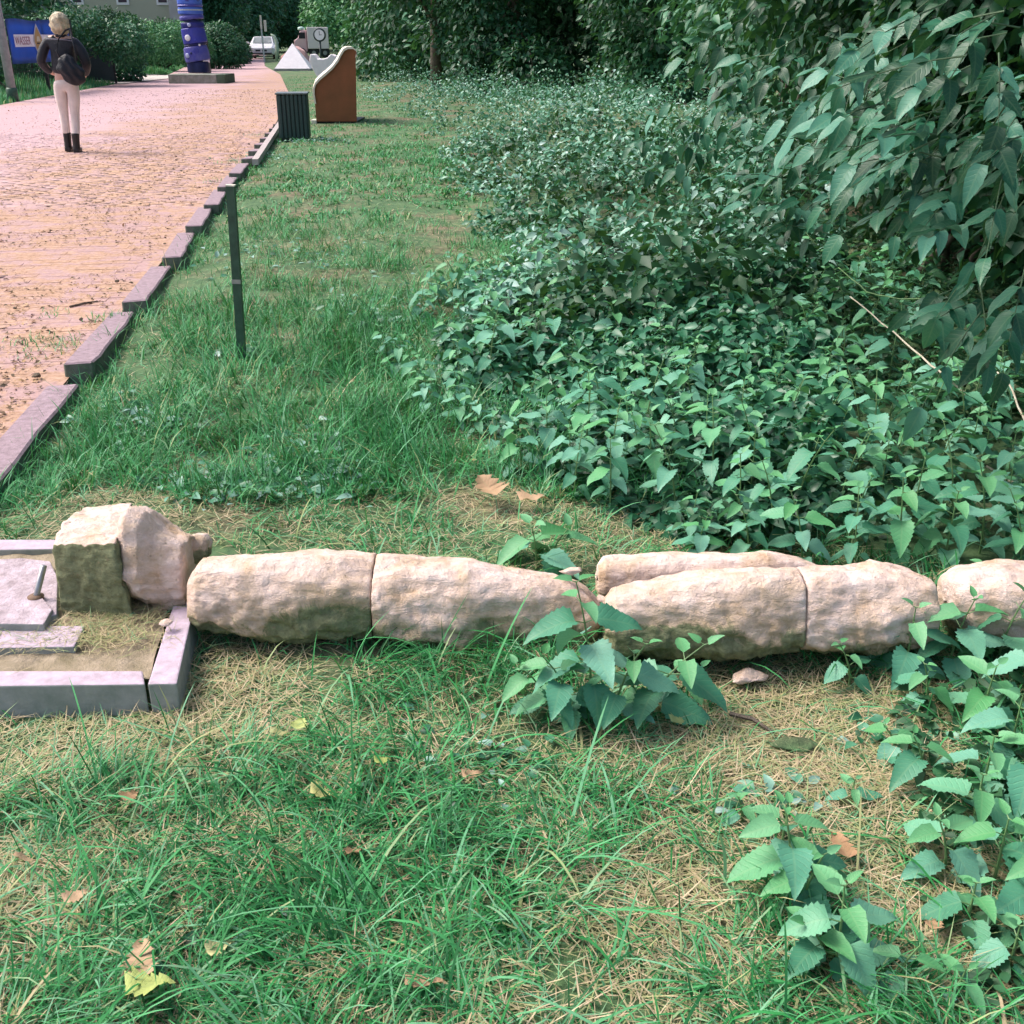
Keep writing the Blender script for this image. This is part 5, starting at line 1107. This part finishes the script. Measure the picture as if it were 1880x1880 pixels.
for i, (px, py, s, lb) in enumerate(((65, 690, .024, 'pale and dark walnut husk on the paving beside the kerb'), (215, 516, .017, 'dark seed head on the paving, left of a pair by the kerb'), (240, 519, .016, 'dark seed head on the paving, right of a pair by the kerb'), (149, 586, .016, 'dark seed head on the paving in front of the small weeds'), (93, 423, .02, 'dark seed head far out on the paving'), (28, 565, .013, 'small dark seed at the left edge of the paving'), (302, 447, .014, 'dark seed head just beside the kerb farther up'))):
    pebble(px, py, .025, s, lb, 'seed_head', 'seed', 60 + i, 1.15, 'stone', .6); bpy.data.objects[-1] if False else None
for o in list(S.objects):
    if o.name.startswith('seed_head'): o.data.materials.clear(); o.data.materials.append(nut)
def twig(px0, px1, r_, label, z=.015):
    a = g(*px0, z); b = g(*px1, z); bm = NB(); mid = a.lerp(b, .5) + Vector((.005, .01, .004)); tube(bm, [Vector((0, 0, 0)), mid - a, b - a], [r_, r_, r_ * .6], 5); tag(done(bm, 'twig', M['bark'], None, a), label, 'twig')
twig((128, 563), (180, 553), .006, 'short twig lying on the paving near the small weeds'); twig((1340, 1310), (1420, 1345), .006, 'dark twig in the straw below the thick fragment'); twig((100, 740), (125, 700), .004, 'twig between the first two kerb stones')

# ---------------------------------------------------------------- grass: blades of real geometry
def blades(x, y, Ln, Wd, lean0, lean1, az, tint, z=None, seg=3):
    n = len(x); z = gz(x, y) if z is None else z
    p = np.stack([x, y, z], 1); h = np.stack([np.cos(az), np.sin(az), np.zeros(n)], 1); sd = np.stack([-np.sin(az), np.cos(az), np.zeros(n)], 1)
    V = np.zeros((n, 2 * seg + 1, 3)); UV = np.zeros((n, 2 * seg + 1, 2)); V[:, 0] = p - sd * Wd[:, None] / 2; V[:, 1] = p + sd * Wd[:, None] / 2
    for i in range(1, seg + 1):
        a = lean0 + (lean1 - lean0) * (i - .5) / seg
        p = p + (h * np.sin(a)[:, None] + np.array([0, 0, 1]) * np.cos(a)[:, None]) * (Ln / seg)[:, None]
        p[:, 2] = np.maximum(p[:, 2], z + .004)
        if i < seg: w2 = Wd * (1 - .32 * i / seg * 1.4); V[:, 2 * i] = p - sd * w2[:, None] / 2; V[:, 2 * i + 1] = p + sd * w2[:, None] / 2
        else: V[:, 2 * seg] = p
    L = []; c = []
    for i in range(seg - 1): L += [2 * i, 2 * i + 1, 2 * i + 3, 2 * i + 2]; c.append(4)
    L += [2 * seg - 2, 2 * seg - 1, 2 * seg]; c.append(3)
    LL = (np.array(L)[None] + (np.arange(n) * (2 * seg + 1))[:, None]).ravel()
    return V.reshape(-1, 3), LL, np.tile(c, n), np.repeat(tint, 2 * seg + 1), np.zeros((n * (2 * seg + 1), 2))
def spots(x, y, L_):
    """how bare / straw covered the ground is (0..1) from the patches of the photograph"""
    m = np.zeros(len(x))
    for px, py, rx, ry, s in L_: q = g(px, py); m = np.maximum(m, s * np.exp(-(((x - q.x) / rx) ** 2 + ((y - q.y) / ry) ** 2)))
    return m
BARE = [(430, 1250, .20, .16, 1), (1500, 1400, .38, .24, 1), (1400, 1260, .3, .1, .9), (150, 1380, .28, .12, .8), (1650, 1300, .2, .15, .8), (120, 1600, .12, .12, .8), (1150, 970, .25, .2, .7), (900, 940, .18, .2, .7), (500, 900, .2, .25, .5), (680, 430, .8, 1.6, .5), (300, 620, .2, .5, .5), (1200, 1680, .12, .1, .6), (830, 395, .35, .5, 1), (230, 950, .4, .2, .5), (330, 1330, .4, .08, .7), (1750, 1700, .2, .2, .5), (1160, 1600, .15, .1, .5)]
LUSH = [(760, 760, .35, .6, 1), (640, 620, .5, .8, 1), (450, 760, .25, .4, .9), (300, 810, .25, .3, .8), (700, 1220, .35, .12, 1), (900, 1260, .3, .15, 1), (560, 880, .25, .25, .7), (800, 880, .25, .3, .8), (110, 1450, .14, .12, 1), (600, 1560, .3, .2, .6), (900, 1600, .5, .3, .6), (360, 590, .4, .7, .8), (790, 290, .6, 1.8, 1), (650, 480, .5, 1.5, .4), (500, 1700, .5, .2, .5)]
def field(n, y0, y1, seed, straw, lmin, lmax, wmin, wmax, name, lie=0., xl=None, tmin=0., region=None, seg=3):
    r = np.random.default_rng(seed); y = y0 * (y1 / y0) ** r.random(n) if y0 > 0 else r.uniform(y0, y1, n)
    hw = .50 * (y * cos(P) + H * sin(P)) + .25; x = r.uniform(-1, 1, n) * hw
    k = (x > interp(RIGHT, y) + .06) & (x < edgex(y) + .6) if region is None else region(x, y); x, y = x[k], y[k]
    inpl = (x < g(345, 1120, .08).x) & (y > 2.10) & (y < 3.0); x, y = x[~inpl], y[~inpl]; n = len(x)
    bare = spots(x, y, BARE); lush = spots(x, y, LUSH); nn = vnoise(x, y, .28, 7) * .6 + vnoise(x, y, .09, 8) * .4
    if straw: keep = r.random(n) < np.clip(.42 + .9 * bare + (nn - .5) * .8 - lush * .3, .05, 1)
    else: keep = r.random(n) < np.clip(.46 + 2.6 * (nn - .49) + .6 * lush - 1.1 * bare, .03, 1)
    x, y, nn, lush, bare = x[keep], y[keep], nn[keep], lush[keep], bare[keep]; n = len(x)
    cl = vnoise(x, y, .12, 17)
    Ln = lmin + (lmax - lmin) * r.random(n) ** 1.6 * (.55 + .9 * cl) * (1 + .5 * lush); Wd = wmin + (wmax - wmin) * r.random(n)
    az = (vnoise(x, y, .10, 19) * 9 + r.normal(size=n) * 1.0) if not straw else r.uniform(0, 2 * pi, n)
    if straw: l0 = r.normal(1.42, .14, n); l1 = l0 + r.normal(.1, .2, n); t = np.clip(r.normal(.80, .17, n), .45, 1)
    else: l0 = np.abs(r.normal(.35 + lie, .25, n)); l1 = l0 + np.abs(r.normal(.75 + lie, .45, n)); t = np.clip(r.normal(.29, .20, n) - .25 * (nn - .5) - .08 * lush + .12 * bare + .12 * (vnoise(x, y, .35, 41) - .5), 0, .92)
    V, L, n_, tt_, u = blades(x, y, Ln, Wd, l0, l1, az, t, (gz(x, y) + (r.random(n) * .012 if straw else 0)), seg)
    return V, L, n_, tt_, u
gnd = [field(62000, 1.15, 3.4, 501, False, .03, .13, .0022, .0052, 'g', .35),
       field(100000, 1.15, 3.4, 502, True, .03, .10, .0012, .0034, 's', seg=2),
       field(2600, 1.15, 3.2, 503, False, .12, .26, .004, .0075, 'g', .5, seg=5)]
V, L, n_, t_, u_ = join(gnd); tag(link('grass', npmesh('grass', V, L, n_, t_), M['grass']), 'rough grass and dry straw in the foreground around the stones', 'grass', kind='stuff')
gnd = [field(170000, 3.3, 9.5, 511, False, .03, .18, .0030, .0065, 'g', .2, seg=2),
       field(60000, 3.3, 9.5, 512, True, .03, .08, .002, .004, 's', seg=2)]
V, L, n_, t_, u_ = join(gnd); tag(link('grass', npmesh('grass', V, L, n_, t_), M['grass']), 'mown grass strip between the kerb and the nettles', 'grass', kind='stuff')
gnd = [field(240000, 9.3, 45, 521, False, .04, .11, .008, .016, 'g', .3, seg=2), field(16000, 9.3, 45, 522, True, .04, .1, .008, .012, 's', seg=2)]
V, L, n_, t_, u_ = join(gnd); tag(link('grass', npmesh('grass', V, L, n_, t_), M['grass']), 'far end of the grass strip round the bin and the bench', 'grass', kind='stuff')
r = np.random.default_rng(531); n = 60000; y = r.uniform(22, 75, n); x = interp(LEFT, y) - .05 - r.random(n) ** 1.3 * 7
pav = (y > 38 + (-(x + 12.7)) * .6) & (y < 46 + (-(x + 12.7)) * .9); x, y = x[~pav], y[~pav]; n = len(x); dl = interp(LEFT, y) - x
V, L, n_, t_, u_ = blades(x, y, (.12 + .30 * r.random(n)) * np.clip(.4 + dl * .5, .4, 1.4), .015 + .02 * r.random(n), np.abs(r.normal(.1, .15, n)), np.abs(r.normal(.5, .3, n)), r.uniform(0, 6.28, n), np.clip(r.normal(.4, .16, n), 0, .75), seg=2)
tag(link('grass', npmesh('grass', V, L, n_, t_), M['grass']), 'long verge grass left of the road', 'grass', kind='stuff')
# weeds in the paving joints and along the kerb, dry grass on the plinth
def tufts(L_, seed, z0=None):
    r = np.random.default_rng(seed); X = []; Y = []; Ln = []
    for px, py, rad, n, h in L_: q = g(px, py, z0 or 0); X.append(q.x + r.normal(size=n) * rad); Y.append(q.y + r.normal(size=n) * rad); Ln.append(h * (.5 + r.random(n)))
    x, y, Ln = map(np.concatenate, (X, Y, Ln)); n = len(x); return x, y, Ln, n, r
x, y, Ln, n, r = tufts([(60, 632, .07, 40, .04), (95, 635, .07, 40, .04), (135, 640, .08, 60, .05), (100, 580, .05, 25, .03), (190, 590, .05, 50, .06), (60, 660, .06, 20, .03), (500, 250, .25, 200, .05), (440, 300, .2, 150, .05), (395, 335, .12, 60, .04)], 541)
V, L, n_, t_, u_ = blades(x, y, Ln, .003 + .003 * r.random(n), np.abs(r.normal(.5, .3, n)), np.abs(r.normal(1, .4, n)), r.uniform(0, 6.28, n), np.clip(r.normal(.4, .15, n), 0, .7), np.full(n, .012), 2)
tag(link('weeds', npmesh('weeds', V, L, n_, t_), M['grass']), 'small weeds growing in the joints of the paving by the kerb', 'weeds', kind='stuff')
r = np.random.default_rng(542); n = 9000; a_ = g(-60, 1232, .08); b_ = g(318, 1150, .08); x = r.uniform(a_.x, b_.x + .02, n); y = r.uniform(a_.y, a_.y + .75, n); k = (spots(x, y, [(210, 1180, .10, .10, 1), (100, 1215, .25, .05, 1), (40, 1010, .2, .04, 1), (300, 1160, .05, .1, .4), (200, 1220, .12, .03, .9)]) > r.random(n) * .9); x, y = x[k], y[k]; n = len(x)
V, L, n_, t_, u_ = blades(x, y, .03 + .05 * r.random(n), .001 + .0014 * r.random(n), r.normal(1.35, .15, n), r.normal(1.5, .2, n), r.uniform(0, 6.28, n), np.clip(r.normal(.78, .12, n), .5, 1), .072 + .010 * r.random(n), 2)
tag(link('straw', npmesh('straw', V, L, n_, t_), M['grass']), 'dry grass clippings lying on the plinth', 'straw', kind='stuff')
# plant litter on the road
r = np.random.default_rng(551); n = 30000; y = 3.3 * (34 / 3.3) ** r.random(n); x = interp(RIGHT, y) - .08 - np.abs(r.normal(0, 1.9, n)) * (1 + y * .02); k = on_road(x, y, -.02) & (vnoise(x, y, .5, 31) > .25); x, y = x[k], y[k]; n = len(x)
ax = r.normal(size=(n, 3)); ax[:, 2] *= .15; nr = np.stack([r.normal(size=n) * .25, r.normal(size=n) * .25, np.ones(n)], 1)
lit = tintmat('plant litter', [(.07, .05, .035), (.22, .14, .08), (.42, .26, .13), (.60, .42, .26)], .85, 0)
V, L, n_, t_, u_ = scatter(T2, np.column_stack([x, y, np.full(n, .018)]), frames(ax, nr), (.008 + .026 * r.random(n) ** 3) * (1 + y * .03), np.where(r.random(n) < .28, .15 * r.random(n), r.random(n)))
tag(link('leaf_litter', npmesh('leaf_litter', V, L, n_, t_), lit), 'dry seeds and leaf crumbs scattered over the paving', 'litter', kind='stuff')
# small broad leaved weeds in the grass
r = np.random.default_rng(561); wx = []; 
for px, py, rad, n in ((230, 770, .12, 60), (300, 790, .10, 50), (380, 890, .10, 60), (450, 910, .10, 50), (570, 900, .13, 80), (620, 900, .1, 50), (540, 480, .5, 120), (700, 590, .18, 60), (1400, 1490, .06, 30), (450, 660, .06, 30), (740, 560, .2, 60), (960, 1410, .05, 14), (600, 830, .1, 30), (1660, 1360, .07, 30), (800, 1420, .1, 30), (400, 1750, .1, 16), (480, 290, .35, 150), (560, 262, .3, 150)):
    q = g(px, py); wx.append(np.column_stack([q.x + r.normal(size=n) * rad, q.y + r.normal(size=n) * rad]))
p = np.vstack(wx); n = len(p); ax = r.normal(size=(n, 3)); ax[:, 2] = .25; nr = np.stack([r.normal(size=n) * .3, -.2 + r.normal(size=n) * .3, np.ones(n)], 1)
V, L, n_, t_, u_ = scatter(T4, np.column_stack([p, gz(p[:, 0], p[:, 1]) + .008 + np.where(p[:, 1] > 2.9, .03, .01) * r.random(n)]), frames(ax, nr), .018 + np.where(p[:, 1] > 2.9, .05, .028) * r.random(n), r.random(n))
tag(link('weeds', npmesh('weeds', V, L, n_, t_), M['cover']), 'broad leaved weeds scattered through the grass strip', 'weeds', kind='stuff')
